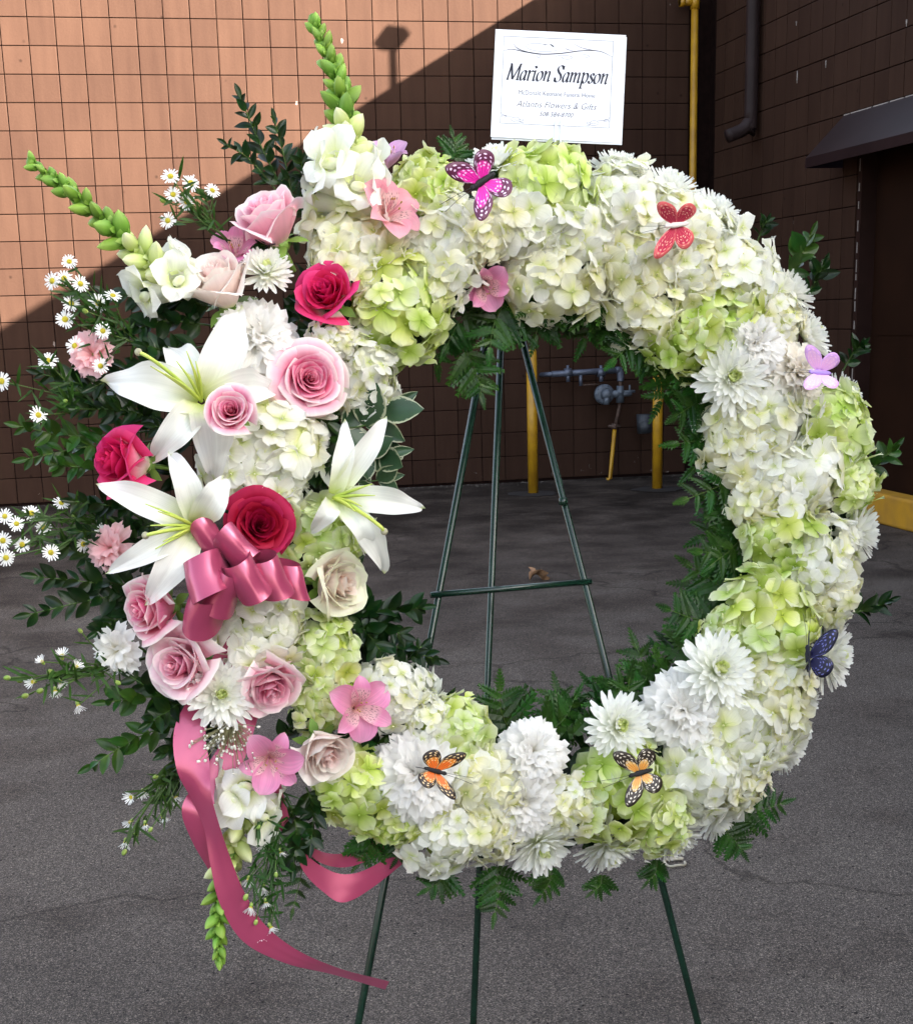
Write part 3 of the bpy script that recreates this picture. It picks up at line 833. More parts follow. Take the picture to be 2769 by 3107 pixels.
# gas regulator set
GY = WALL_Y - 0.22
gp = on_plane_y(1204, 786, GY)
t = thing('gas_regulator', gp, None, 'grey round gas regulator with pipes on the wall inside the wreath', 'gas regulator')
def G(x, y): return on_plane_y(x, y, GY) - gp
b = MB()
b.tube([(0, -0.03, 0), (0, -0.02, 0), (0, 0.02, 0), (0, 0.03, 0)], [0.062, 0.084, 0.084, 0.062], 24)
b.tube([(0.01, -0.075, 0), (0.01, -0.06, 0), (0.01, -0.028, 0)], [0.028, 0.04, 0.052], 18)
b.tube([(0.012, -0.05, -0.005), (0.004, -0.055, -0.085)], [0.024, 0.026], 12)
dsc = obj('diaphragm_case', b.mesh('diaphragm_case', M['regul']), t)
b = MB()
for i in range(10):
    a_ = 6.283 * i / 10
    b.tube([(0.074 * math.cos(a_), -0.03, 0.074 * math.sin(a_)), (0.074 * math.cos(a_), 0.03, 0.074 * math.sin(a_))], 0.006, 6)
obj('bolts', b.mesh('bolts', M['galv']), dsc)
b = MB(); v0 = G(1236, 786)
b.tube([(0.06, 0, 0), v0 + Vector((0.02, 0, 0))], 0.034, 12); b.tube([v0 + Vector((0, 0, -0.07)), v0 + Vector((0, 0, 0.07))], [0.036, 0.03], 12)
b.tube([v0, v0 + Vector((0.10, 0, 0.0))], 0.02, 10); b.tube([v0 + Vector((0.03, 0, 0.02)), v0 + Vector((0.13, 0, 0.02))], 0.012, 8); b.tube([v0 + Vector((0.085, 0, 0.0)), v0 + Vector((0.085, 0, 0.075))], 0.009, 8)
obj('valve_body', b.mesh('valve_body', M['regul']), t)
b = MB(); c0, c1, c2 = G(1100, 746), G(1232, 738), G(1236, 748)
b.tube([c0, c1], 0.026, 12); b.tube(catmull([c1 - Vector((0.02, 0, 0)), c1 + Vector((0.012, 0, -0.003)), c2 + Vector((0.004, 0, -0.02)), c2 + Vector((0.004, 0, -0.05))], 4), 0.031, 12)
for xx in (1132, 1198):
    q = G(xx, 743); b.tube([q + Vector((-0.03, 0, 0)), q + Vector((0.03, 0, 0))], 0.037, 10); b.tube([q, q + Vector((0, -0.01, -0.075))], 0.018, 8); b.tube([q, q + Vector((0, 0, 0.06))], 0.014, 8)
q = G(1157, 745); b.tube([q, q + Vector((0, -0.01, -0.1))], 0.016, 8)
b.tube([c0, c0 + Vector((-0.04, 0.2, -0.01))], 0.02, 10)
obj('header_pipe', b.mesh('header_pipe', M['galv']), t)
b = MB(); b.tube([G(1157, 768), G(1198, 766)], 0.007, 6); b.tube([G(1237, 755), G(1237, 775)], 0.018, 8); b.tube([G(1237, 800), G(1227, 848)], 0.015, 10); b.tube([G(1225, 845), G(1224, 855)], 0.026, 8); b.tube([G(1213, 850), G(1237, 850)], 0.012, 8)
obj('iron_fittings', b.mesh('iron_fittings', M['rust']), t)
e0, e1 = G(1225, 856), on_ground(1216, 957) - gp
b = MB(); b.tube([e0, e0 + (e1 - e0) * 0.97, e1 + Vector((-0.03, 0, 0.005))], 0.017, 10); obj('yellow_riser', b.mesh('yellow_riser', M['yellow']), t)
m0 = G(1286, 850)
b = MB(); b.tube([m0 + Vector((0, 0.02, 0.1)), m0 + Vector((0, 0.02, -0.06))], [0.07, 0.06], 12); b.tube([m0 + Vector((0, -0.06, 0.0)), m0 + Vector((0, 0.04, 0))], 0.055, 14)
obj('meter_case', b.mesh('meter_case', plain_mat('dark_meter_paint', (0.030, 0.034, 0.042), 0.6, noise=0.3, nscale=20)), t)

# dry leaf and a loop of cord on the asphalt
p = on_ground(1075, 1158)
b = MB(); rr = random.Random(2)
def lf(a, bb):
    w_ = 0.05 * math.sin(math.pi * min(1, a * 0.95 + 0.03)) * (1 + 0.5 * math.cos(a * 22))
    return Vector((0.13 * (a - 0.5), (bb - 0.5) * 2 * w_, 0.006 + 0.035 * abs(bb - 0.5) * 2 + 0.03 * math.sin(a * 5)))
b.grid(lf, 14, 4)
lo_ = obj('dry_leaf', b.mesh('dry_leaf', M['leafdry'])); lo_.location = p; lo_.rotation_euler = (0, 0, 0.4)
tag(lo_, 'curled tan fallen leaf lying on the asphalt', 'leaf')
p = on_ground(1345, 1724)
b = MB()
pts = [(0.026 * math.cos(a_), 0.032 * math.sin(a_), 0.006 + 0.003 * math.sin(3 * a_)) for a_ in np.linspace(0.3, 6.2, 20)]
b.tube(catmull([(-0.07, 0.03, 0.005), (-0.05, -0.02, 0.005), (-0.02, 0.02, 0.006)] + pts, 2), 0.0035, 6)
co = obj('cord_loop', b.mesh('cord_loop', M['cord'])); co.location = p
tag(co, 'small looped piece of cream cord on the asphalt', 'cord')

gr = MB(); rr = random.Random(21)
for i in range(900):
    if i < 500:
        x, y = rr.uniform(-2.5, WING_X), WALL_Y - abs(rr.gauss(0, 0.10)) - 0.01
    else:
        q = on_ground(rr.uniform(-50, 1880), rr.uniform(1040, 2100)); x, y = q.x, q.y
    r_ = rr.uniform(0.0015, 0.0045) if i >= 500 else rr.uniform(0.003, 0.010)
    o_ = len(gr.v)
    for px_, py_, pz_ in ((1, 0, 0), (0, 1, 0), (-1, 0, 0), (0, -1, 0), (0, 0, 1)):
        gr.vert((x + px_ * r_ * rr.uniform(0.7, 1.3), y + py_ * r_ * rr.uniform(0.7, 1.3), pz_ * r_ * rr.uniform(0.6, 1.1)))
    gr.f += [(o_, o_ + 1, o_ + 4), (o_ + 1, o_ + 2, o_ + 4), (o_ + 2, o_ + 3, o_ + 4), (o_ + 3, o_, o_ + 4)]
tag(obj('gravel', gr.mesh('gravel', plain_mat('grit', (0.16, 0.14, 0.125), 0.9, noise=0.7, nscale=3, spec=0.1), False)), 'loose grit and small stones scattered over the asphalt', kind='stuff')


# ------------------------------------------------------------------ flower builders
RND = random.Random(11)
RX0, RY0, TW = 0.352, 0.378, 0.105          # the ring's centre line (half axes) and half width
def plane_uv(p):
    q = p - WC
    return q.dot(U), q.dot(V)
def ring_k(p):
    """how far across the ring a point lies: -1 inner edge .. +1 outer edge, and the outward direction"""
    u, v = plane_uv(p)
    a = math.atan2(v / RY0, u / RX0)
    r = math.hypot(u / RX0, v / RY0)
    k = (r - 1) * (RX0 + RY0) / 2 / TW
    return k, (math.cos(a), math.sin(a))
def seat(x, y, lift=0.055, h=None, tilt=None, gain=0.95):
    """where a flower of the ring sits and which way it faces"""
    k, o = ring_k(at(x, y, 0.03))
    kk = max(-1.0, min(1.0, k))
    if h is None:
        h = lift * math.sqrt(max(0.05, 1 - kk * kk)) + 0.012
    p = at(x, y, h)
    if tilt is None:
        d = dirv(o[0] * kk * gain, o[1] * kk * gain, 1.0)
    else:
        d = dirv(*tilt)
    return p, d

# --- hydrangea
def floret_mb(seed):
    r_ = random.Random(seed)
    b = MB()
    dome = r_.uniform(-0.2, 0.6)
    npet = 5 if seed % 6 == 0 else 4
    for q in range(npet):
        an = q * 2 * math.pi / npet + r_.uniform(-0.16, 0.16)
        ln = r_.uniform(0.84, 1.14); wd = r_.uniform(0.48, 0.64) * (0.85 if npet == 5 else 1)
        lift = 0.05 + (0.06 if q % 2 else 0.0); cup = r_.uniform(-0.38, 0.30); tip = r_.uniform(-0.34, 0.22) - dome * 0.4
        tw = r_.uniform(-0.35, 0.35); ph = r_.uniform(0, 6.28); ruf = r_.uniform(0.02, 0.07); skew = r_.uniform(-0.15, 0.15)
        ca, sa = math.cos(an), math.sin(an)
        def fn(a, c):
            t = (c - 0.5) * 2
            x = ln * a * (1 - 0.05 * math.cos(3.1 * t) * (a > 0.9))
            if a < 0.55:
                w_ = wd * (0.16 + 0.84 * (a / 0.55) ** 0.8)
            else:
                w_ = wd * math.sqrt(max(0.0, 1 - ((a - 0.55) / 0.45) ** 2.3))
            y = w_ * t + skew * a * a
            z = lift * a + tip * a * a + cup * t * t * w_ + tw * t * a * 0.3 + ruf * math.sin(6 * t + 4 * a + ph) * a * a - 0.05 * (1 - abs(t)) * math.sin(math.pi * a)
            return Vector((x * ca - y * sa, x * sa + y * ca, z))
        b.grid(fn, 6, 6)
    b.ball((0, 0, 0.05), 0.07, 3, 6)
    return b
FLORET = [floret_mb(40 + i).mesh('floret', M['hyd_white']) for i in range(14)]
bcore = MB(); bcore.ball((0, 0, 0), 1, 6, 10)
CORE = bcore.mesh('stem_cluster', M['hyd_core'])

def hydrangea(x, y, r, kind, label, h=None, tilt=None, flat=0.72, n=46, fs=0.33):
    p, d = seat(x, y, 0.055, h, tilt)
    R = r * 1.10 * px(p)
    rr = random.Random(int(x * 7 + y * 3))
    t = thing('hydrangea', p - d * R * 0.35, frame(d, rr.uniform(0, 6.28)), label, 'hydrangea', 'hydrangea heads in the wreath')
    obj('stem_cluster', CORE, t, Matrix.Translation((0, 0, R * 0.02)) @ Matrix.Diagonal((R * 0.55, R * 0.55, R * 0.36, 1)))
    mt = M['hyd_' + kind]
    alt = {'white': 'hyd_cream', 'cream': 'hyd_white', 'green': 'hyd_pale', 'pale': 'hyd_green'}[kind]
    ga = math.pi * (3 - math.sqrt(5))
    cmax = 1 - math.cos(rad(104))
    for i in range(n):
        cz = 1 - (i + 0.5) / n * cmax
        th = math.acos(max(-1, min(1, cz))) + rr.uniform(-0.10, 0.10)
        ph = i * ga + rr.uniform(-0.22, 0.22)
        nn = Vector((math.sin(th) * math.cos(ph), math.sin(th) * math.sin(ph), math.cos(th)))
        rj = rr.uniform(0.82, 1.10) * (1 + 0.12 * math.sin(2 * ph + x) + 0.06 * math.sin(5 * ph + y))
        pos = Vector((nn.x * R * rj, nn.y * R * rj, nn.z * R * flat * rj))
        nj = (nn + Vector((rr.uniform(-1, 1), rr.uniform(-1, 1), rr.uniform(-0.6, 0.9))) * 0.52).normalized()
        q = nj.orthogonal().normalized()
        Rm = Matrix((q, nj.cross(q), nj)).transposed() @ Matrix.Rotation(rr.uniform(0, 6.28), 3, 'Z')
        s_ = R * fs * rr.uniform(0.74, 1.28)
        obj('floret', FLORET[rr.randrange(14)], t, TRS(pos * 0.93, Rm, s_), M[alt] if rr.random() < (0.32 if kind == 'green' else 0.2) else mt)
    return t

# --- chrysanthemum
def mum_petal(seed):
    r_ = random.Random(seed)
    b = MB(); c1 = r_.uniform(0.10, 0.22); bend = r_.uniform(-0.06, 0.06); tp = r_.uniform(0.8, 1.1)
    def fn(a, c):
        t = (c - 0.5) * 2
        w_ = 0.105 * (0.45 + 0.55 * min(1, a / 0.6)) if a < 0.72 else 0.105 * math.sqrt(max(0.0, 1 - ((a - 0.72) / 0.29) ** 2 * tp))
        return Vector((a, w_ * t + bend * a * a, c1 * a * a + 0.045 * t * t * min(1, a * 2)))
    b.grid(fn, 6, 2)
    return b
MUMP = [mum_petal(90 + i).mesh('petal', M['mum']) for i in range(5)]
def mum(x, y, r, label, h=None, tilt=None, full=1.0):
    p, d = seat(x, y, 0.070, h, tilt, 1.2)
    R = r * px(p)
    rr = random.Random(int(x * 5 + y))
    t = thing('chrysanthemum', p - d * R * 0.25, frame(d, rr.uniform(0, 6.28)), label, 'chrysanthemum', 'white chrysanthemums in the wreath')
    rings = [(22, 1.0, -4, 0), (21, 0.95, 9, 0), (20, 0.86, 23, 0), (17, 0.74, 38, 0), (14, 0.60, 52, 0), (11, 0.46, 66, 1), (9, 0.34, 78, 1), (5, 0.24, 86, 1)]
    k = 0
    for n_, ln, el, inn in rings:
        for i in range(n_):
            ph = 2 * math.pi * (i + 0.5 * (k % 2)) / n_ + rr.uniform(-0.09, 0.09)
            e_ = rad(el + rr.uniform(-7, 7))
            l_ = R * ln * rr.uniform(0.88, 1.07)
            X = Vector((math.cos(ph) * math.cos(e_), math.sin(ph) * math.cos(e_), math.sin(e_)))
            Y = Vector((-math.sin(ph), math.cos(ph), 0))
            Z = X.cross(Y)
            Rm = Matrix((X, Y, Z)).transposed() @ Matrix.Rotation(rr.uniform(-0.3, 0.3), 3, 'X')
            base = Vector((math.cos(ph), math.sin(ph), 0)) * R * 0.05 * (1 if el < 60 else 0.6) + Vector((0, 0, R * 0.03 * k))
            wsc = 1.0 if ln > 0.5 else 1.35
            obj('petal', MUMP[rr.randrange(5)], t, TRS(base, Rm, (l_, R * wsc * rr.uniform(0.9, 1.1) * (0.9 if ln > 0.8 else 0.8), l_ * (1.0 if el < 40 else 1.6))), M['mum_in'] if inn else None)
        k += 1
    return t

# --- carnation
def carn_petal(seed):
    r_ = random.Random(seed)
    b = MB(); ph = r_.uniform(0, 6.28); am = r_.uniform(0.07, 0.15); wd = r_.uniform(0.42, 0.56)
    def fn(a, c):
        t = (c - 0.5) * 2
        w_ = wd * (0.12 + 0.88 * a ** 1.1)
        ln = 1 - 0.16 * t * t + (0.055 * (1 if int(c * 10 + 0.01) % 2 else -1) if a > 0.99 else 0)
        return Vector((ln * a, w_ * t, am * a * a * math.sin(6.5 * t + ph) + 0.14 * a - 0.42 * a ** 3 + 0.05 * a ** 3 * math.sin(15 * t + 2 * ph)))
    b.grid(fn, 4, 10)
    return b
CARNP = [carn_petal(130 + i).mesh('petal', M['carn']) for i in range(6)]
def carnation(x, y, r, kind, label, h=None, tilt=None, name='carnation', rings=None, cat='carnation', lift=0.07, cal=False):
    p, d = seat(x, y, lift, h, tilt, 0.9)
    R = r * px(p)
    rr = random.Random(int(x * 3 + y * 11))
    t = thing(name, p - d * R * 0.4, frame(d, rr.uniform(0, 6.28)), label, cat, 'carnations in the wreath')
    rings = rings or [(8, 1.0, 2), (9, 0.98, 18), (9, 0.92, 34), (8, 0.84, 50), (7, 0.76, 63), (6, 0.70, 76), (4, 0.66, 87)]
    for k, (n_, ln, el) in enumerate(rings):
        for i in range(n_):
            ph = 2 * math.pi * (i + 0.5 * (k % 2)) / n_ + rr.uniform(-0.22, 0.22)
            e_ = rad(el + rr.uniform(-9, 9))
            X = Vector((math.cos(ph) * math.cos(e_), math.sin(ph) * math.cos(e_), math.sin(e_)))
            Y = Vector((-math.sin(ph), math.cos(ph), 0))
            Rm = Matrix((X, Y, X.cross(Y))).transposed() @ Matrix.Rotation(rr.uniform(-0.5, 0.5), 3, 'X')
            l_ = R * ln * rr.uniform(0.9, 1.06)
            obj('petal', CARNP[rr.randrange(6)], t, TRS(Vector((math.cos(ph), math.sin(ph), 0)) * R * 0.03, Rm, l_), M[kind])
    if cal:
        b = MB(); b.tube([(0, 0, -R * 1.0), (0, 0, -R * 0.75), (0, 0, -R * 0.2), (0, 0, R * 0.12)], [R * 0.12, R * 0.26, R * 0.34, R * 0.36], 8)
        obj('calyx', b.mesh('calyx', M['snap_bud']), t)
    return t

# --- rose
def rose_petals(seed, n, openness, tight=1.0):
    r_ = random.Random(seed)
    out = []
    for i in range(n):
        f = i / (n - 1)
        rho = 0.03 + 0.80 * f ** (1.40 * tight)
        h_ = 1.24 - 0.42 * f ** 1.3 * (0.15 + openness) + r_.uniform(-0.035, 0.035)
        half = rad(125 - 62 * f)
        lip = (0.03 + openness * 0.55 * f ** 1.3) * r_.uniform(0.6, 1.35) + (0.12 * r_.random() if f > 0.85 else 0)
        flare = 0.10 + 0.30 * f * openness
        pt = r_.uniform(0.03, 0.13) * (0.3 + f)
        th0 = i * 2.399963 + r_.uniform(-0.2, 0.2)
        wav = r_.uniform(0.015, 0.050) * (0.3 + f); ph = r_.uniform(0, 6.28)
        tiltz = r_.uniform(-0.09, 0.09) * (0.4 + f)
        b = MB()
        def fn(a, c):
            t = (c - 0.5) * 2
            th = th0 + half * t
            B = 0.22 + 0.66 * math.sin(min(1.0, a * 1.15) * math.pi / 2) + flare * a * a
            if f < 0.22:
                B *= 1 - 0.95 * max(0.0, a - 0.45) * (1 - f / 0.22)
            L_ = max(0.0, (a - 0.70) / 0.30)
            edge = 1 - (0.20 + 0.22 * f) * abs(t) ** 2.4
            roll = lip * (0.75 + 0.30 * abs(t) ** 1.5)
            rr_ = rho * B + roll * L_ ** 1.7 + 0.045 * t * (0.25 + f * 0.75) + wav * math.sin(5 * t + ph) * L_
            z = h_ * a * edge - roll * 0.85 * L_ ** 3 + pt * (1 - min(1, abs(t) * 2.2)) * L_ + tiltz * t * a + 0.022 * (0.4 + f) * math.sin(8 * t + ph) * L_ + 0.012 * math.sin(17 * t + 2 * ph) * L_ * L_
            return Vector((rr_ * math.cos(th), rr_ * math.sin(th), z))
        b.grid(fn, 9, 12)
        out.append((f, b))
    return out
SHAPES = {'open': (30, 0.40, 1.0), 'mid': (27, 0.34, 1.0), 'bud': (24, 0.16, 1.0), 'full': (36, 0.42, 0.98)}
bs = MB()
for i in range(5):
    an = i * 1.2566
    def fn(a, c):
        t = (c - 0.5) * 2; w_ = 0.16 * math.sin(math.pi * min(1, a * 0.9 + 0.12))
        x = 0.25 + 0.52 * a; return Vector((x * math.cos(an) - w_ * t * math.sin(an), x * math.sin(an) + w_ * t * math.cos(an), 0.02 - 0.18 * a * a))
    bs.grid(fn, 5, 2)
bs.ball((0, 0, -0.03), 0.27, 5, 8, (1, 1, 0.8)); bs.tube([(0, 0, -0.1), (0, 0, -0.8)], 0.08, 6)
SEPAL = bs.mesh('sepals', M['stem'])
def rose(x, y, r, col, shape, tilt, label, h=0.075, sq=1.0, split=0.62):
    p = at(x, y, h)
    R = r * px(p)
    d = dirv(*tilt)
    rr = random.Random(int(x + y * 13))
    t = thing('rose', p - d * R * 0.78, frame(d, rr.uniform(0, 6.28)), label, 'rose', 'roses on the left of the wreath')
    n_, op, tg_ = SHAPES[shape]
    for f, pb in rose_petals(int(x * 3 + y), n_ + rr.randrange(-2, 3), op * rr.uniform(0.85, 1.15), tg_):
        me = pb.mesh('petal', None); me.materials.append(M['rose_pink_in'])
        obj('petal', me, t, Matrix.Diagonal((R, R, R * sq, 1)), M['rose_%s_%s' % (col, 'in' if f < split else 'out')])
    obj('sepals', SEPAL, t, Matrix.Diagonal((R, R, R, 1)))
    return t

# --- broad-stroke petal along a curve
def tepal(b, p0, p1, p2, width, nrm, prof=(0.75, 0.8), wave=0.0, fold=0.0, nu=12, nv=6, seed=0, wavef=3.0, groove=0.0):
    r_ = random.Random(seed)
    ph = r_.uniform(0, 6.28)
    p0, p1, p2, nrm = Vector(p0), Vector(p1), Vector(p2), Vector(nrm)
    def fn(a, c):
        t = (c - 0.5) * 2
        pos = p0 * (1 - a) ** 2 + p1 * 2 * a * (1 - a) + p2 * a * a
        tg = ((p1 - p0) * (1 - a) + (p2 - p1) * a).normalized()
        sd = tg.cross(nrm).normalized()
        nm = sd.cross(tg).normalized()
        w_ = width * max(0.0, math.sin(math.pi * min(1, (0.06 + 0.94 * a)) ** prof[0])) ** prof[1]
        return pos + sd * (w_ * t) + nm * (fold * w_ * t * t - groove * width * math.exp(-(t / 0.16) ** 2) * min(1, a * 3) + wave * width * math.sin(wavef * 6.28 * a + ph + (2 if t > 0 else 0)) * abs(t) ** 1.5)
    b.grid(fn, nu, nv)

def lily(x, y, petals, pistil, stamens, label, h=0.10, axis=(0, 0, 1), depth=0.02):
    """petals: (tip_x, tip_y, tip lift, control out, half width)"""
    c = at(x, y, h - depth)
    ax = dirv(*axis)
    t = thing('lily', c, None, label, 'lily', 'open white lilies')
    for i, (tx, ty, tl, co, wd, cs) in enumerate(petals):
        tip = at(tx, ty, h + tl) - c
        flat = tip - N * tip.dot(N)
        ctrl = flat * cs + N * (tip.dot(N) * 0.3 + co)
        b = MB()
        tepal(b, flat.normalized() * 0.004, ctrl, tip, wd * px(c), N, (0.80, 0.72), 0.24, 0.40, 18, 12, i * 7 + int(x), 2.1, 0.09)
        obj('petal', b.mesh('petal', M['lily']), t)
    tip = at(*pistil) - c
    b = MB(); b.tube(catmull([Vector((0, 0, 0)), tip * 0.5 + N * 0.016, tip * 0.85 + N * 0.012, tip], 5), [0.0022] * 15 + [0.0030], 7)
    ps_ = obj('pistil', b.mesh('pistil', M['lily_green']), t)
    b = MB(); b.ball(tip, 0.0044, 5, 8, (1, 0.8, 1)); obj('stigma', b.mesh('stigma', M['lily_tip']), ps_)
    for i, q in enumerate(stamens):
        tip = at(*q) - c
        b = MB(); b.tube(catmull([Vector((0, 0, 0)), tip * 0.5 + N * 0.010, tip], 5), [0.0019] * 6 + [0.0016, 0.0013, 0.001, 0.0008, 0.0006], 6)
        obj('stamen', b.mesh('stamen', M['lily_green']), t)
    return t

def alstro(x, y, r, mat, tilt, label, roll=0.0, h=0.09, close=0.0):
    p = at(x, y, h)
    R = r * px(p)
    d = dirv(*tilt)
    t = thing('alstroemeria', p - d * R * 0.45, frame(d, roll), label, 'alstroemeria', 'alstroemeria blooms')
    rr = random.Random(int(x * 2 + y))
    for i in range(6):
        an = i * math.pi / 3 + rr.uniform(-0.12, 0.12)
        outer = i % 2 == 0
        dr = Vector((math.cos(an), math.sin(an), 0))
        b = MB()
        sp_ = (1.0 if outer else 0.92) * rr.uniform(0.92, 1.06) * (1 - close * 0.5)
        tip = dr * R * sp_ + Vector((0, 0, R * (0.55 + 0.4 * close + rr.uniform(-0.18, 0.18))))
        ctrl = dr * R * 0.38 * (1 - close * 0.5) + Vector((0, 0, R * (0.62 if outer else 0.72)))
        tepal(b, dr * R * 0.04, ctrl, tip, R * (0.40 if outer else 0.26), Vector((0, 0, 1)) + dr * -0.2, (1.5 if outer else 1.3, 0.68), 0.13, 0.40, 10, 6, i + int(x), 1.0)
        obj('petal', b.mesh('petal', M[mat] if outer else M[mat + '_in']), t)
    for i in range(4):
        b = MB(); an = rr.uniform(0, 6.28)
        e_ = Vector((math.cos(an) * R * 0.16, math.sin(an) * R * 0.16, R * rr.uniform(0.65, 0.85)))
        b.tube(catmull([Vector((0, 0, 0)), e_ * 0.6, e_], 3), R * 0.016, 5)
        s_ = obj('stamen', b.mesh('stamen', M[mat]), t)
        b = MB(); b.ball(e_, R * 0.04, 4, 6, (0.6, 0.6, 1.6)); obj('anther', b.mesh('anther', M['anther']), s_)
    return t

# --- snapdragon
def bud_mb():
    b = MB()
    def fn(a, c):
        ph = 2 * math.pi * c
        r_ = 0.30 * math.sin(math.pi * min(1, a ** 0.8)) ** 0.7 * (1.0 + 0.12 * math.cos(2 * ph))
        return Vector((r_ * math.cos(ph) + 0.10 * a * a, r_ * math.sin(ph), a))
    b.grid(fn, 7, 8)
    for i in range(5):
        an = i * 1.2566
        def fc(a, c):
            t = (c - 0.5) * 2; w_ = 0.17 * math.sin(math.pi * min(1, 0.15 + a * 0.85)); r_ = 0.14 + 0.17 * math.sin(a * 1.9)
            return Vector((r_ * math.cos(an) - w_ * t * math.sin(an), r_ * math.sin(an) + w_ * t * math.cos(an), a * 0.42 - 0.04))
        b.grid(fc, 3, 2)
    return b
BUD = bud_mb().mesh('bud', M['snap_bud'])
def snapfloret(seed):
    r_ = random.Random(seed)
    b = MB()
    def tube(a, c):
        ph = 2 * math.pi * c; q = 0.17 + 0.12 * a
        return Vector((q * math.cos(ph), q * math.sin(ph), a * 0.75))
    b.grid(tube, 4, 8)
    b.ball((0.10, 0, 0.80), 0.17, 5, 8, (0.8, 1.3, 0.7))
    for an, ln, wd, back in ((2.5, 0.75, 0.40, 0.35), (-2.5, 0.75, 0.40, 0.35), (0.0, 0.55, 0.30, -0.35), (0.95, 0.62, 0.34, -0.25), (-0.95, 0.62, 0.34, -0.25)):
        dr = Vector((math.cos(an), math.sin(an), 0))
        tepal(b, dr * 0.20 + Vector((0, 0, 0.62)), dr * 0.38 + Vector((0, 0, 0.98)), dr * (0.25 + ln * 0.75) + Vector((0, 0, 0.85 + back * 0.6)), wd, Vector((0, 0, 1)), (1.2, 0.6), 0.16, 0.1, 6, 4, r_.randrange(99), 1.2)
    return b
SNAPF = [snapfloret(300 + i).mesh('floret', M['snap_white']) for i in range(3)]
def snapdragon(path, label, hs, size, nopen, nbud, flip=1):
    """path in view pixels from the bottom of the spike to its tip"""
    pts = [at(x, y, h_) for (x, y), h_ in zip(path, hs)]
    o = pts[0]
    loc_ = catmull([p - o for p in pts], 8)
    t = thing('snapdragon', o, None, label, 'snapdragon', 'snapdragon spikes')
    sz = size * px(o)
    nl = len(loc_)
    b = MB(); b.tube(loc_, [sz * (0.17 - 0.12 * i / nl) for i in range(nl)], 7); obj('stem', b.mesh('stem', M['stem']), t)
    rr = random.Random(int(path[0][0]))
    n_ = nopen + nbud
    for i in range(n_):
        f = (i + 0.3) / n_
        f = f ** 0.92
        q = f * (nl - 1); j = min(nl - 2, int(q)); p = loc_[j].lerp(loc_[j + 1], q - j)
        tg = (loc_[j + 1] - loc_[j]).normalized()
        an = i * 2.4 + rr.uniform(-0.3, 0.3)
        e1 = tg.cross(N).normalized(); e2 = tg.cross(e1)
        od = e1 * math.cos(an) + e2 * math.sin(an)
        opened = i < nopen
        g_ = (i - nopen) / max(1, nbud)
        up = 0.35 if opened else 0.55 + 0.9 * g_
        dd = (od + tg * up).normalized()
        if opened:
            xx = (-tg if True else tg)
            xv = (xx - dd * xx.dot(dd)).normalized()
            Rm = Matrix((xv, dd.cross(xv), dd)).transposed()
            obj('floret', SNAPF[rr.randrange(3)], t, TRS(p, Rm, sz * 1.22 * rr.uniform(0.9, 1.1)))
        else:
            s_ = sz * (0.98 - 0.60 * g_) * rr.uniform(0.92, 1.08)
            Rm = frame(dd, rr.uniform(0, 6.28))
            obj('bud', BUD, t, TRS(p, Rm, (s_ * rr.uniform(0.85, 1.1), s_ * rr.uniform(0.85, 1.1), s_ * rr.uniform(0.95, 1.25))), M['snap_pale'] if g_ < 0.30 else None)
    b = MB(); b.ball(loc_[-1], sz * 0.16, 4, 6, (1, 1, 1.3)); obj('tip_bud', b.mesh('tip_bud', M['snap_bud']), t)
    return t

# --- aster sprays
def aster_rays(seed, n_=19, up=0.18):
    r_ = random.Random(seed); b = MB()
    for i in range(n_):
        an = 6.283 * i / n_ + r_.uniform(-0.1, 0.1); ln = r_.uniform(0.85, 1.08); e_ = up + r_.uniform(-0.15, 0.15)
        ca, sa = math.cos(an), math.sin(an)
        def fn(a, c):
            t = (c - 0.5) * 2; w_ = 0.095 * (0.5 + 0.5 * min(1, a * 2)) if a < 0.8 else 0.07
            x = 0.22 + (ln - 0.22) * a; y = w_ * t
            return Vector((x * ca - y * sa, x * sa + y * ca, 0.06 + e_ * a - 0.18 * a * a))
        b.grid(fn, 2, 1)
    return b
RAYS = [aster_rays(400 + i).mesh('flower', M['aster_ray']) for i in range(3)]
RAYS_CUP = [aster_rays(410 + i, 16, 0.95).mesh('flower', M['aster_ray']) for i in range(2)]
bd = MB(); bd.ball((0, 0, 0.08), 0.34, 5, 10, (1, 1, 0.55)); DISC = bd.mesh('disc', M['aster_disc'])
bd = MB(); bd.ball((0, 0, 0), 1, 5, 8, (0.7, 0.7, 1)); ABUD = bd.mesh('bud', M['bud_green'])
def leaf_strip(b, p, d, ln, wd, nrm, droop=0.0):
    tip = p + d * ln + nrm * droop
    tepal(b, p, p + d * ln * 0.5 + nrm * 0.1 * ln, tip, wd, nrm, (0.9, 0.8), 0, 0.1, 4, 2)
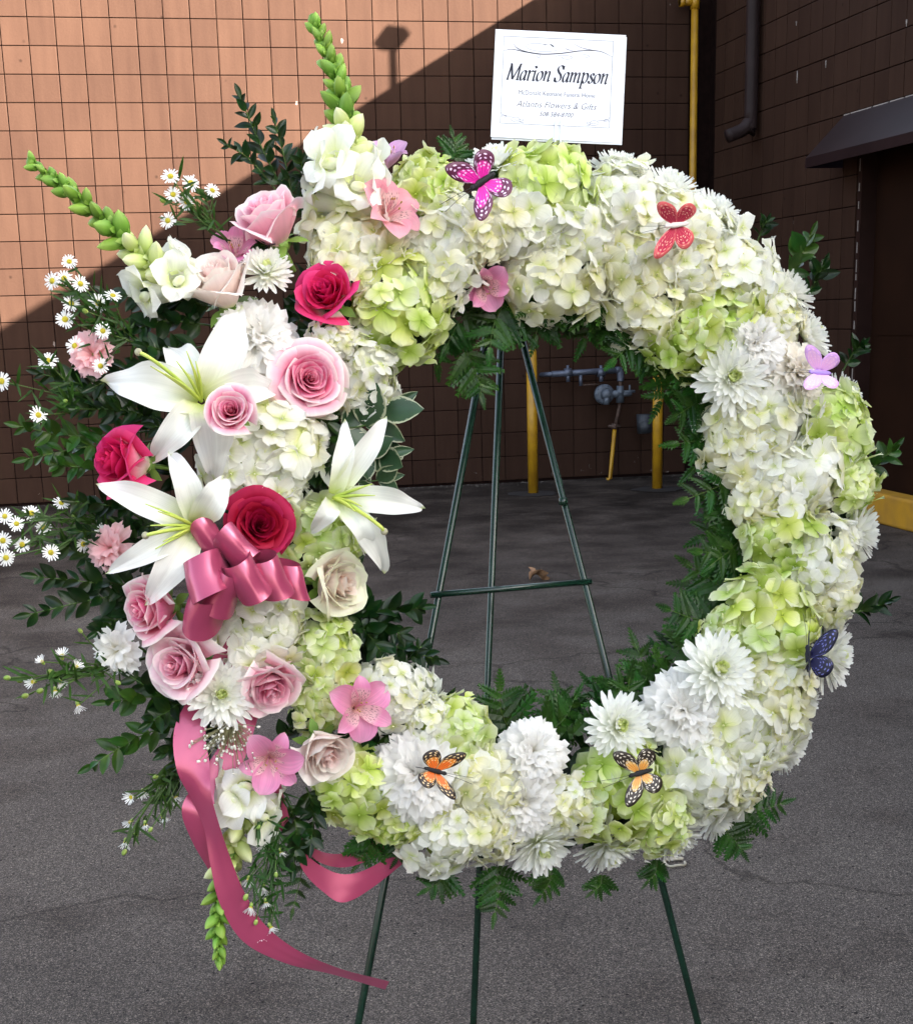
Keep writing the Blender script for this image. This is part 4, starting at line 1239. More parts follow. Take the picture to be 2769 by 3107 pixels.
def aster(root, flowers, label, h=0.03, hr=0.0, buds=(), r=16, cup=False, leaves=60, mids=None, seed=1, bare=0.25):
    """flowers in view pixels: (x, y, tilt_u, tilt_v)"""
    rr = random.Random(seed)
    o = at(root[0], root[1], hr)
    t = thing('aster_spray', o, None, label, 'aster spray', 'sprays of small white asters')
    cx = sum(f[0] for f in flowers) / len(flowers); cyy = sum(f[1] for f in flowers) / len(flowers)
    hub = mids or (root[0] * 0.45 + cx * 0.55, root[1] * 0.45 + cyy * 0.55)
    hb = at(hub[0], hub[1], (h + hr) / 2 + 0.005) - o
    stem = MB(); fol = MB()
    main = catmull([Vector((0, 0, 0)), hb * 0.5 + N * 0.01, hb], 5)
    stem.tube(main, [0.0022 - 0.0008 * i / len(main) for i in range(len(main))], 5)
    segs = list(main)
    for (fx, fy, tu, tv) in list(flowers) + [(bx, by, None, None) for bx, by in buds]:
        hh = h + rr.uniform(-0.015, 0.02)
        e = at(fx, fy, hh) - o
        s0 = main[rr.randrange(len(main) // 3, len(main))]
        br = catmull([s0, s0.lerp(e, 0.55) + N * 0.004 + loc(rr.uniform(-1, 1) * 0.006, rr.uniform(-1, 1) * 0.006, 0), e], 4)
        stem.tube(br, 0.0009, 4)
        segs += br[1:-1]
        if tu is None:
            tn = (e - s0).normalized()
            obj('bud', ABUD, t, TRS(e, frame(tn), 0.0042 * rr.uniform(0.8, 1.15)))
            continue
        d = dirv(tu + rr.uniform(-0.2, 0.2), tv + rr.uniform(-0.2, 0.2), 1.0) if not cup else dirv(tu, tv, 0.35)
        R = r * px(e + o) * rr.uniform(0.9, 1.1)
        fl_ = obj('flower', (RAYS_CUP if cup else RAYS)[rr.randrange(2)], t, TRS(e, frame(d, rr.uniform(0, 6)), R))
        obj('disc', DISC, fl_)
        if cup:
            obj('bud', ABUD, t, TRS(e - d * R * 0.35, frame(d), R * 0.42))
    for i in range(leaves):
        p = segs[rr.randrange(len(segs))] + loc(rr.uniform(-1, 1), rr.uniform(-1, 1), rr.uniform(-1, 1)) * 0.004
        dd = ((hb.normalized()) * rr.uniform(0.1, 1.1) + loc(rr.uniform(-1, 1), rr.uniform(-1, 1), rr.uniform(-0.6, 0.8)) * 0.9).normalized()
        leaf_strip(fol, p, dd, rr.uniform(0.014, 0.034), rr.uniform(0.0010, 0.0021), N)
    obj('stem', stem.mesh('stem', M['stem_dark']), t)
    tag(obj('narrow_leaves', fol.mesh('narrow_leaves', M['fine']), t), kind='stuff')
    return t

# --- evergreen sprigs
def leaf_mb(seed, wd=0.22):
    r_ = random.Random(seed); b = MB(); cv = r_.uniform(-0.25, 0.05)
    def fn(a, c):
        t = (c - 0.5) * 2
        w_ = wd * math.sin(math.pi * min(1, 0.05 + 0.95 * a) ** 0.92) ** 0.85
        return Vector((a, w_ * t, 0.10 * abs(t) * w_ / wd + cv * a * a))
    b.grid(fn, 7, 4)
    return b
LEAF = [leaf_mb(500 + i, wd).mesh('leaf', M['leaf']) for i, wd in enumerate((0.20, 0.23, 0.25, 0.21))]
def sprig(path, label, h=(0.0, 0.03), ln=34, n=11, is_fresh=False, seed=0, group='evergreen sprigs', mat=None, wide=1.0):
    pts = [at(x, y, h[0] + (h[1] - h[0]) * i / (len(path) - 1)) for i, (x, y) in enumerate(path)]
    o = pts[0]
    lc = catmull([p - o for p in pts], 10)
    rr = random.Random(seed + int(path[0][0] * 3 + path[-1][1]))
    t = thing('evergreen_sprig', o, None, label, 'evergreen sprig', group)
    m_ = px(o)
    b = MB(); b.tube(lc, [m_ * (2.2 - 1.2 * i / len(lc)) for i in range(len(lc))], 5); obj('stem', b.mesh('stem', M['stem_dark']), t)
    nl = len(lc)
    mt = M[mat] if mat else (M['leaf_fresh'] if is_fresh else None)
    for i in range(n):
        f = 0.12 + 0.88 * (i + 0.5) / n
        q = f * (nl - 1); j = min(nl - 2, int(q)); p = lc[j].lerp(lc[j + 1], q - j)
        tg = (lc[j + 1] - lc[j]).normalized()
        for s_ in (-1, 1):
            rot = i * 1.3 + rr.uniform(-0.4, 0.4)
            e1 = tg.cross(N).normalized(); e2 = tg.cross(e1)
            od = e1 * (s_ * math.cos(rot * 0.7)) + e2 * (s_ * math.sin(rot * 0.7) * 0.8)
            d = (od + tg * rr.uniform(0.45, 1.2)).normalized()
            nm = (N + loc(rr.uniform(-1, 1), rr.uniform(-0.4, 1), 0) * 0.7)
            nm = (nm - d * nm.dot(d)).normalized()
            Rm = Matrix((d, nm.cross(d), nm)).transposed()
            l_ = ln * m_ * rr.uniform(0.75, 1.12) * (1 - 0.35 * max(0, f - 0.7) / 0.3)
            obj('leaf', LEAF[rr.randrange(4)], t, TRS(p, Rm, (l_, l_ * rr.uniform(0.9, 1.25) * wide, l_)), mt)
    p = lc[-1]; tg = (lc[-1] - lc[-3]).normalized()
    nm = (N - tg * N.dot(tg)).normalized()
    obj('leaf', LEAF[0], t, TRS(p, Matrix((tg, nm.cross(tg), nm)).transposed(), ln * m_ * 0.7), mt)
    return t

# --- fern
def pinna_mb(seed):
    r_ = random.Random(seed); b = MB(); n_ = 7
    cv = r_.uniform(-0.18, 0.10)
    mid = []; L_ = []; R_ = []
    for i in range(n_ + 1):
        a = i / n_
        mid.append(b.vert((a, 0, cv * a * a), (0.5, a)))
    for sgn, arr in ((1, L_), (-1, R_)):
        for i in range(n_):
            a = i / n_
            w_ = 0.27 * (1 - a) ** 0.70 * (0.55 + 0.45 * min(1, a * 4))
            a1 = a + 0.5 / n_; a2 = a + 1.25 / n_
            inn = b.vert((a + 0.02, sgn * w_ * 0.66, cv * a * a + 0.03), (0.5 + sgn * 0.3, a))
            tip = b.vert((min(1.0, a2), sgn * w_ * r_.uniform(1.0, 1.25), cv * a2 * a2 - 0.015), (0.5 + sgn * 0.5, a2))
            nx = b.vert((a + 1 / n_, sgn * 0.27 * (1 - (i + 1) / n_) ** 0.70 * 0.62, cv * a2 * a2 + 0.03), (0.5 + sgn * 0.3, a1))
            q = (mid[i], inn, tip, nx, mid[i + 1])
            b.f.append(q[::-1] if sgn > 0 else q)
    return b
PINNA = [pinna_mb(600 + i).mesh('leaflet', M['fern'], False) for i in range(4)]
def fern(path, label, h=(-0.03, -0.03), n=9, ln=58, seed=0, nrm=None):
    pts = [at(x, y, h[0] + (h[1] - h[0]) * i / (len(path) - 1)) for i, (x, y) in enumerate(path)]
    o = pts[0]
    lc = catmull([p - o for p in pts], 10)
    rr = random.Random(seed + int(path[0][0] + path[0][1] * 5))
    t = thing('fern_frond', o, None, label, 'fern frond', 'leatherleaf fern fronds')
    m_ = px(o); nl = len(lc)
    b = MB(); b.tube(lc, [m_ * (1.7 - 1.1 * i / nl) for i in range(nl)], 5); obj('stem', b.mesh('stem', M['stem_dark']), t)
    nv = (nrm or N) + loc(rr.uniform(-0.35, 0.35), rr.uniform(-0.2, 0.35), 0)
    for i in range(n):
        f = 0.06 + 0.90 * i / n
        q = f * (nl - 1); j = min(nl - 2, int(q)); p = lc[j].lerp(lc[j + 1], q - j)
        tg = (lc[j + 1] - lc[j]).normalized()
        for s_ in (-1, 1):
            e1 = tg.cross(nv).normalized() * s_
            d = (e1 + tg * rr.uniform(0.45, 0.75) - N * rr.uniform(-0.1, 0.2)).normalized()
            nm = (nv + loc(rr.uniform(-0.3, 0.3), rr.uniform(-0.3, 0.3), 0)); nm = (nm - d * nm.dot(d)).normalized()
            l_ = ln * m_ * (1 - 0.75 * f ** 1.4) * rr.uniform(0.88, 1.1)
            obj('leaflet', PINNA[rr.randrange(4)], t, TRS(p, Matrix((d, nm.cross(d), nm)).transposed(), l_))
    p = lc[-1]; tg = (lc[-1] - lc[-3]).normalized(); nm = (nv - tg * nv.dot(tg)).normalized()
    obj('leaflet', PINNA[0], t, TRS(lc[-3], Matrix((tg, nm.cross(tg), nm)).transposed(), ln * m_ * 0.5))
    return t

# ------------------------------------------------------------------ easel and ring
HE = -0.055
apex = at(997, 529, HE)
def leg(b, p, q, r=0.0050):
    b.tube([p, p.lerp(q, 0.5), q], r, 8)
ez = thing('easel', Vector((apex.x, apex.y, 0)), None, 'dark green metal tripod easel holding the flower wreath', 'easel')
eo = ez.location
def to_floor(p, q):
    return p + (q - p) * ((p.z - 0.004) / (p.z - q.z))
LF, RF = to_floor(apex, at(776, 1712, HE)), to_floor(apex, at(1390, 2042, HE))
kk = ray(940, 2042)
def rear_foot():
    """its foot lies farther back on the ground along the sight line"""
    f_ = None
    for s_ in np.linspace(1.7, 2.6, 60):
        f_ = to_floor(apex - N * 0.012, CAM + kk * float(s_))
        if f_.y - LF.y > 0.22:
            break
    return f_
BF = rear_foot()
for nm, p, q in (('front_leg', apex, LF), ('front_leg', apex + U * 0.004, RF), ('rear_leg', apex - N * 0.012 + U * 0.01, BF)):
    b = MB(); leg(b, p - eo, q - eo); lg = obj(nm, b.mesh(nm, M['easel']), ez)
    b = MB(); b.tube([q - eo + Vector((0, 0, 0.03)), q - eo - Vector((0, 0, 0.003))], 0.0085, 8); obj('rubber_foot', b.mesh('rubber_foot', M['black']), lg)
cb0, cb1 = at(858, 1187, HE + 0.004), at(1178, 1160, HE + 0.004)
b = MB(); b.tube([cb0 - eo, cb1 - eo], 0.0042, 8); obj('crossbar', b.mesh('crossbar', M['easel']), ez)
b = MB(); q = at(1120, 1000, HE); b.tube([q - eo + N * 0.004 - V * 0.005, q - eo + N * 0.004 + V * 0.004], 0.0062, 8); obj('leg_joint', b.mesh('leg_joint', M['easel']), ez)
for p in (at(797, 1600, HE), at(1276, 1600, HE)):
    b = MB(); b.tube([p - eo, p - eo + N * 0.07, p - eo + N * 0.08 + V * 0.02], 0.004, 6); obj('support_hook', b.mesh('support_hook', M['easel']), ez)

ring = thing('wreath_ring', WC - V * RY0, None, 'dark green leaf covered ring base under the wreath flowers', 'wreath base')
ro = ring.location
b = MB()
def tor(a, c):
    A, B = 6.2832 * a, 6.2832 * c
    w_ = 0.045 * math.cos(B)
    return WC + U * ((RX0 + w_) * math.cos(A)) + V * ((RY0 + w_) * math.sin(A)) + N * (0.040 * math.sin(B) - 0.01) - ro
b.grid(tor, 64, 12)
obj('foam_core', b.mesh('foam_core', M['moss']), ring)
fol = MB(); rr = random.Random(77)
lm = [leaf_mb(800 + i, 0.24) for i in range(3)]
for i in range(1700):
    A, B = rr.uniform(0, 6.2832), rr.uniform(-1.2, 4.3)
    left = math.cos(A) < -0.3
    w_ = rr.uniform(0.040, 0.075)
    p = WC + U * ((RX0 + w_ * math.cos(B)) * math.cos(A)) + V * ((RY0 + w_ * math.cos(B)) * math.sin(A)) + N * (w_ * math.sin(B) * (0.9 if left else 0.55) - 0.012) - ro
    d = loc(rr.uniform(-1, 1), rr.uniform(-1, 1), rr.uniform(-0.2, 0.8)).normalized()
    nm = (N + loc(rr.uniform(-1, 1), rr.uniform(-1, 1), 0)); nm = (nm - d * nm.dot(d)).normalized()
    fol.add(lm[i % 3], TRS(p, Matrix((d, nm.cross(d), nm)).transposed(), rr.uniform(0.022, 0.042)))
tag(obj('leaf_cover', fol.mesh('leaf_cover', M['leaf']), ring), kind='stuff')

# ------------------------------------------------------------------ ferns
def ring_pt(ang, f):
    """view pixel on the ring: f = 0 inner flower edge, 1 outer"""
    a = rad(ang)
    return (CX0 + math.cos(a) * (372 + 285 * f), CY0 - math.sin(a) * (408 + 320 * f))
def clock(ang):
    h_ = (90 - ang) / 30 % 12
    hr = int(round(h_ * 2)) / 2
    names = ['twelve', 'one', 'two', 'three', 'four', 'five', 'six', 'seven', 'eight', 'nine', 'ten', 'eleven']
    return ('half past ' if hr % 1 else '') + names[int(hr) % 12] + ("" if hr % 1 else " o'clock")
seen = {}
def flabel(ang):
    c = clock(ang); seen[c] = seen.get(c, 0) + 1
    return ('fern frond lining the inner rim of the wreath at ' if seen[c] == 1 else 'next fern frond clockwise of the one on the inner rim at ' if seen[c] == 2 else 'third fern frond in the bunch on the inner rim at ' if seen[c] == 3 else 'fourth fern frond in the bunch on the inner rim at ' if seen[c] == 4 else 'backmost fern frond on the inner rim at ') + c
inner = [(121, 0.14, -25, 120), (112, 0.1, 20, 120), (104, 0.06, -20, 125), (97, 0.1, 24, 105), (90, 0.05, -16, 110), (83, 0.08, 30, 105), (75, 0.06, -10, 110), (67, 0.05, 18, 118), (59, 0.02, -14, 125), (50, 0.0, 10, 130), (43, 0.05, 28, 125),
         (35, 0.03, -2, 118), (27, 0.02, 16, 150), (20, 0.02, -10, 150), (12, 0.03, 8, 165), (5, 0.04, 20, 155), (-2, 0.05, -14, 130), (-10, 0.03, 6, 120), (-17, 0.03, 14, 135), (-24, 0.02, -8, 135), (-31, 0.0, 10, 130), (-38, 0.02, 26, 150), (-46, 0.0, -20, 130),
         (-53, 0.03, 30, 150), (-60, 0.03, -6, 135), (-68, 0.05, 18, 120), (-76, 0.05, -24, 120), (-85, 0.06, 10, 110), (-94, 0.05, -22, 110), (-103, 0.08, 16, 105)]
inner += [(116, 0.10, 40, 150), (108, 0.08, -38, 150), (100, 0.06, 44, 155), (93, 0.06, -40, 150), (86, 0.06, 46, 150), (79, 0.04, -42, 150), (71, 0.04, 40, 150), (63, 0.02, -36, 150), (55, 0.0, 36, 150), (31, 0.0, 34, 150), (16, 0.0, -30, 160), (1, 0.0, 32, 150)]
for i, (ang, f, sw, ln) in enumerate(inner):
    x, y = ring_pt(ang, f + 0.06)
    a = rad(ang + sw * 1.6)
    ex, ey = x - math.cos(a) * ln * 0.95, y + math.sin(a) * ln * 0.95
    mx_, my_ = (x + ex) / 2 + math.sin(a) * sw * 0.5, (y + ey) / 2 + math.cos(a) * sw * 0.5
    fern([(x, y), (mx_, my_), (ex, ey)], flabel(ang) , (0.0, -0.035 + 0.03 * ((i * 7) % 3)), 5, 84 + (i * 13) % 20, i)
outer = [((905, 318), (902, 268), 7, 34, 'fern tip standing above the rim left of the magenta butterfly'),
         ((1470, 1620), (1565, 1600), 8, 46, 'fern frond pointing right past the lower right rim'),
         ((1440, 1650), (1480, 1700), 8, 40, 'fern frond below the lower right white chrysanthemum'),
         ((990, 1725), (985, 1830), 8, 46, 'fern frond hanging lowest under the bottom of the ring'),
         ((890, 1735), (850, 1775), 8, 40, 'fern frond under the lowest white hydrangea'),
         ((1100, 1730), (1075, 1790), 7, 40, 'fern frond under the bottom chrysanthemum with green heart'),
         ((1200, 1745), (1180, 1780), 7, 32, 'small fern frond under the right bottom chrysanthemum'),
         ((1310, 1715), (1290, 1760), 7, 34, 'short fern frond beside the right easel leg'),
         ((740, 1660), (715, 1720), 8, 44, 'fern frond under the lower left lime hydrangea'),
         ((610, 1640), (580, 1830), 9, 34, 'long fern frond hanging beside the pink ribbon loop'),
                 ((800, 1670), (790, 1715), 7, 36, 'fern frond at the head of the left easel leg'),
         ((610, 430), (570, 370), 8, 40, 'fern frond left of the tall snapdragon foot'),
         ((660, 440), (600, 400), 7, 38, 'fern frond behind the pale pink rose at the top'),
         ((700, 830), (640, 700), 7, 40, 'fern frond between the swirled pink rose and white hydrangea'),
         ((930, 700), (960, 790), 8, 50, 'fern frond drooping over the left easel leg top')]
for (p0, p1, n_, ln, lb) in outer:
    fern([p0, ((p0[0] + p1[0]) / 2 + 6, (p0[1] + p1[1]) / 2 + 4), p1], lb, (0.0, 0.0), n_ - 2, ln * 1.45, 91)

# ------------------------------------------------------------------ evergreen sprigs
SPR = [
 ([(575, 400), (520, 290), (480, 195)], 36, 8, 0, 'tall evergreen sprig rising above the pale pink rose'),
 ([(585, 400), (568, 320), (548, 240)], 30, 7, 0, 'shorter evergreen sprig between tall sprig and snapdragon'),
 ([(560, 390), (500, 320), (452, 288)], 28, 5, 0, 'low evergreen twig leaning left under the tall sprig'),
 ([(450, 620), (330, 590), (200, 588)], 44, 9, 0, 'dark evergreen sprig left of the blush rose'),
 ([(430, 650), (330, 640), (260, 660)], 40, 8, 0, 'dark evergreen sprig above the upper lily'),
 ([(420, 610), (360, 600), (300, 575)], 40, 6, 0, 'short dark sprig at the base of the leaning snapdragon'),
 ([(320, 800), (180, 770), (80, 745)], 34, 10, 0, 'evergreen sprig pointing left under the upper aster cluster'),
 ([(300, 860), (150, 870), (40, 850)], 38, 9, 1, 'fresh green sprig reaching the left edge of the picture'),
 ([(310, 880), (180, 890), (55, 915)], 38, 9, 1, 'fresh green sprig above the hot pink rose on the left'),
 ([(260, 900), (170, 930), (110, 925)], 32, 6, 1, 'short green sprig touching the hot pink rose on the left'),
 ([(360, 1130), (230, 1120), (110, 1085)], 38, 10, 0, 'evergreen sprig left of the lower lily'),
 ([(360, 1160), (230, 1165), (75, 1150)], 42, 10, 0, 'broad dark sprig below the pink mini carnation'),
 ([(350, 1190), (220, 1190), (60, 1225)], 42, 9, 0, 'dark sprig drooping left beside the sideways pink rose'),
 ([(300, 1180), (240, 1230), (195, 1260)], 38, 6, 0, 'dark sprig hanging above the white mini carnation'),
 ([(420, 1400), (310, 1390), (215, 1400)], 40, 8, 1, 'evergreen sprig below the pink rose pair'),
 ([(420, 1440), (300, 1460), (185, 1525)], 42, 8, 1, 'evergreen sprig drooping lower left of the ribbon'),
 ([(430, 1410), (350, 1400), (260, 1350)], 36, 6, 0, 'short sprig under the two pink roses'),
 ([(430, 1470), (370, 1520), (330, 1580)], 36, 7, 0, 'sprig hanging left of the ribbon tail'),
 ([(690, 1230), (770, 1220), (838, 1212)], 40, 7, 0, 'evergreen sprig poking into the ring beside the ivory rose'),
 ([(690, 1270), (790, 1290), (868, 1315)], 38, 8, 0, 'evergreen sprig pointing to the left easel leg'),
 ([(700, 1210), (740, 1240), (800, 1265)], 40, 6, 0, 'dark evergreen sprig under the ivory rose'),
 ([(740, 1300), (790, 1330), (840, 1290)], 34, 6, 0, 'small dark sprig above the white hydrangea at the hole'),
 ([(690, 1470), (730, 1490), (775, 1500)], 40, 4, 1, 'green sprig between the alstroemeria and the carnation'),
 ([(610, 1570), (625, 1610), (620, 1680)], 40, 6, 0, 'dark glossy sprig left of the lower lime hydrangea'),
 ([(1560, 560), (1590, 520), (1615, 470)], 38, 5, 1, 'upright evergreen sprig behind the upper right rim'),
 ([(1600, 600), (1625, 560), (1640, 530)], 34, 4, 0, 'small evergreen sprig beside the right rim chrysanthemum'),
 ([(1680, 740), (1700, 705), (1715, 690)], 30, 4, 0, 'evergreen tip behind the lilac butterfly'),
 ([(1730, 940), (1755, 920), (1782, 893)], 34, 4, 1, 'evergreen tip at the far right rim of the wreath'),
 ([(1690, 1225), (1730, 1215), (1770, 1200)], 34, 4, 0, 'evergreen tip right of the lower right hydrangeas'),
 ([(1510, 480), (1520, 455), (1528, 440)], 24, 3, 0, 'tiny evergreen tip above the right shoulder of the wreath'),
 ([(370, 960), (340, 940), (330, 900)], 40, 6, 0, 'dark sprig between the two left lilies'),
 ([(430, 860), (380, 860), (310, 850)], 40, 6, 0, 'dark sprig under the upper lily petals'),
 ([(620, 820), (650, 860), (660, 930)], 40, 6, 0, 'dark sprig under the swirled pink rose'),
 ([(560, 720), (600, 690), (640, 640)], 36, 6, 0, 'dark sprig below the hot pink rose at the top'),
 ([(430, 1010), (460, 1000), (470, 960)], 34, 5, 0, 'dark sprig between lower lily and white hydrangea'),
 ([(560, 1480), (580, 1450), (600, 1440)], 34, 5, 0, 'dark sprig behind the pink rose beside the chrysanthemum'),
 ([(600, 1250), (640, 1240), (660, 1230)], 34, 5, 0, 'dark sprig between white hydrangea and ivory rose'),
 ([(360, 720), (280, 730), (190, 770)], 40, 9, 0, 'dark sprig behind the upper pink mini carnation'),
 ([(340, 850), (260, 820), (150, 815)], 38, 10, 0, 'dark sprig behind the sparse asters at the left'),
 ([(330, 1000), (250, 1010), (150, 1000)], 38, 10, 0, 'dark sprig below the hot pink rose at far left'),
 ([(330, 1040), (250, 1060), (160, 1060)], 36, 9, 0, 'dark sprig beside the lower lily tip'),
 ([(380, 1110), (300, 1100), (230, 1120)], 38, 8, 0, 'dark sprig under the lower lily'),
 ([(420, 1330), (360, 1400), (300, 1440)], 40, 8, 0, 'dark sprig behind the large pale pink rose'),
 ([(430, 1420), (390, 1460), (330, 1500)], 40, 8, 0, 'dark sprig left of the upper ribbon tail'),
 ([(410, 690), (350, 700), (290, 690)], 40, 8, 0, 'dark sprig behind the upper lily top petal'),
 ([(600, 470), (560, 480), (520, 490)], 36, 6, 0, 'dark sprig under the pale pink rose at the top'),
 ([(640, 410), (610, 360), (600, 320)], 34, 6, 0, 'dark sprig left of the tall snapdragon blooms'),
 ([(570, 1590), (590, 1650), (585, 1730)], 38, 8, 0, 'dark sprig hanging under the lower alstroemeria'),
 ([(660, 1210), (720, 1250), (760, 1300)], 40, 7, 0, 'dark sprig behind the pale green hydrangeas')]
for i, (pt, ln, n_, is_fresh, lb) in enumerate(SPR):
    sprig(pt, lb, (0.015, 0.035 if i < 30 else 0.05), ln * 1.2, n_ + 2, bool(is_fresh), i)
sprig([(640, 850), (720, 850), (780, 815)], 'large variegated leaf spray behind the right lily', (0.03, 0.045), 92, 3, False, 5, 'variegated leaf sprays', 'varieg', 1.45)
sprig([(660, 900), (730, 910), (770, 905)], 'middle variegated leaf spray between the right lily petals', (0.03, 0.04), 82, 3, False, 9, 'variegated leaf sprays', 'varieg', 1.45)
sprig([(680, 960), (735, 960), (765, 955)], 'lower variegated leaf spray beside the right lily', (0.03, 0.04), 62, 2, False, 13, 'variegated leaf sprays', 'varieg', 1.45)

# ------------------------------------------------------------------ hydrangeas
HYD = [
 (690, 478, 92, 'cream', 'cream hydrangea left of the salmon alstroemeria, upper left'),
 (880, 508, 90, 'white', 'white hydrangea right of the salmon alstroemeria'),
 (812, 625, 102, 'green', 'lime green hydrangea right of the upper hot pink rose'),
 (848, 352, 70, 'green', 'lime hydrangea at the top rim left of the magenta butterfly'),
 (905, 418, 50, 'white', 'small white hydrangea below the magenta butterfly antennae'),
 (962, 455, 66, 'cream', 'cream hydrangea right below the magenta butterfly'),
 (1110, 350, 90, 'green', 'lime hydrangea directly below the white name card'),
 (1062, 440, 84, 'white', 'broad petalled white hydrangea at top centre'),
 (1160, 480, 80, 'white', 'white hydrangea under the lime hydrangea below the card'),
 (1110, 575, 92, 'cream', 'cream hydrangea hanging into the hole at top centre'),
 (1255, 380, 82, 'white', 'white hydrangea at the top rim right of the card'),
 (1345, 425, 78, 'white', 'white hydrangea carrying the red butterfly'),
 (1285, 510, 92, 'cream', 'cream hydrangea lower left of the red butterfly'),
 (1285, 620, 78, 'cream', 'cream hydrangea drooping into the hole at upper right'),
 (1425, 450, 72, 'white', 'white hydrangea right of the red butterfly'),
 (1395, 530, 72, 'cream', 'cream hydrangea below the red butterfly'),
 (1495, 535, 92, 'white', 'white hydrangea on the upper right shoulder of the ring'),
 (1450, 640, 82, 'green', 'lime hydrangea at upper right below the white shoulder'),
 (1375, 690, 76, 'green', 'lime hydrangea at the upper right inner rim'),
 (1560, 625, 58, 'cream', 'small cream hydrangea beside the upper right rim chrysanthemum'),
 (1540, 830, 84, 'white', 'white hydrangea below the cream carnation at right'),
 (1470, 880, 82, 'cream', 'cream hydrangea at the right inner rim'),
 (1685, 855, 88, 'green', 'lime hydrangea at the right rim below the lilac butterfly'),
 (1600, 950, 92, 'white', 'white hydrangea at the middle of the right side'),
 (1715, 960, 62, 'pale', 'pale green hydrangea at the far right edge'),
 (1515, 985, 62, 'cream', 'small cream hydrangea at the right inner rim, second down'),
 (1560, 1075, 80, 'green', 'lime hydrangea at right between two white hydrangeas'),
 (1655, 1115, 88, 'white', 'white hydrangea left of the far right chrysanthemum'),
 (1545, 1235, 100, 'green', 'large lime hydrangea left of the navy butterfly'),
 (1445, 1250, 44, 'pale', 'small pale green hydrangea at the lower right inner rim'),
 (1680, 1190, 56, 'cream', 'small cream hydrangea above the navy butterfly'),
 (1570, 1375, 84, 'cream', 'cream hydrangea below the navy butterfly'),
 (1490, 1470, 92, 'white', 'white hydrangea right of the lower right carnation'),
 (1570, 1465, 66, 'white', 'white hydrangea at the lower right rim'),
 (1420, 1565, 88, 'white', 'white hydrangea right of the amber butterfly'),
 (1495, 1570, 56, 'cream', 'small cream hydrangea at the lower right edge'),
 (1245, 1580, 98, 'green', 'lime hydrangea carrying the amber butterfly'),
 (1150, 1610, 62, 'cream', 'cream hydrangea left of the lime one with the amber butterfly'),
 (1330, 1650, 60, 'pale', 'pale green hydrangea below the amber butterfly'),
 (930, 1450, 66, 'pale', 'pale green hydrangea right of the lower alstroemeria'),
 (970, 1560, 84, 'cream', 'cream hydrangea right of the orange butterfly'),
 (885, 1690, 76, 'white', 'white hydrangea lowest on the lower left of the ring'),
 (975, 1670, 62, 'cream', 'cream hydrangea at the bottom left of the white carnations'),
 (712, 1595, 88, 'green', 'lime hydrangea left of the orange butterfly carnation'),
 (780, 1650, 50, 'green', 'small lime hydrangea above the left easel leg'),
 (805, 1372, 72, 'white', 'white hydrangea right of the pale green one at lower left'),
 (855, 1425, 50, 'white', 'small white hydrangea above the orange butterfly'),
 (650, 1300, 72, 'pale', 'pale green hydrangea below the ivory rose'),
 (640, 1395, 66, 'pale', 'pale green hydrangea between the pink rose and alstroemeria')]
for row in HYD:
    hydrangea(*row)
hydrangea(520, 1250, 92, 'white', 'white hydrangea directly below the pink bow', 0.075, (0.0, -0.1, 1), 0.76, 50)
hydrangea(655, 1075, 84, 'pale', 'pale green hydrangea between the red rose and the right lily', 0.06, (0.15, -0.2, 1))
hydrangea(535, 905, 112, 'white', 'largest white hydrangea at left, between the three lilies', 0.075, (0.0, -0.2, 1))
hydrangea(738, 755, 78, 'white', 'white hydrangea right of the swirled pink rose', 0.05, (0.35, -0.3, 1))
hydrangea(672, 675, 44, 'white', 'small white hydrangea floret cluster under the hot pink rose', 0.07, (0.0, 0.1, 1))
hydrangea(560, 1000, 60, 'white', 'white hydrangea petals just above the red rose', 0.06, (0.0, -0.3, 1))

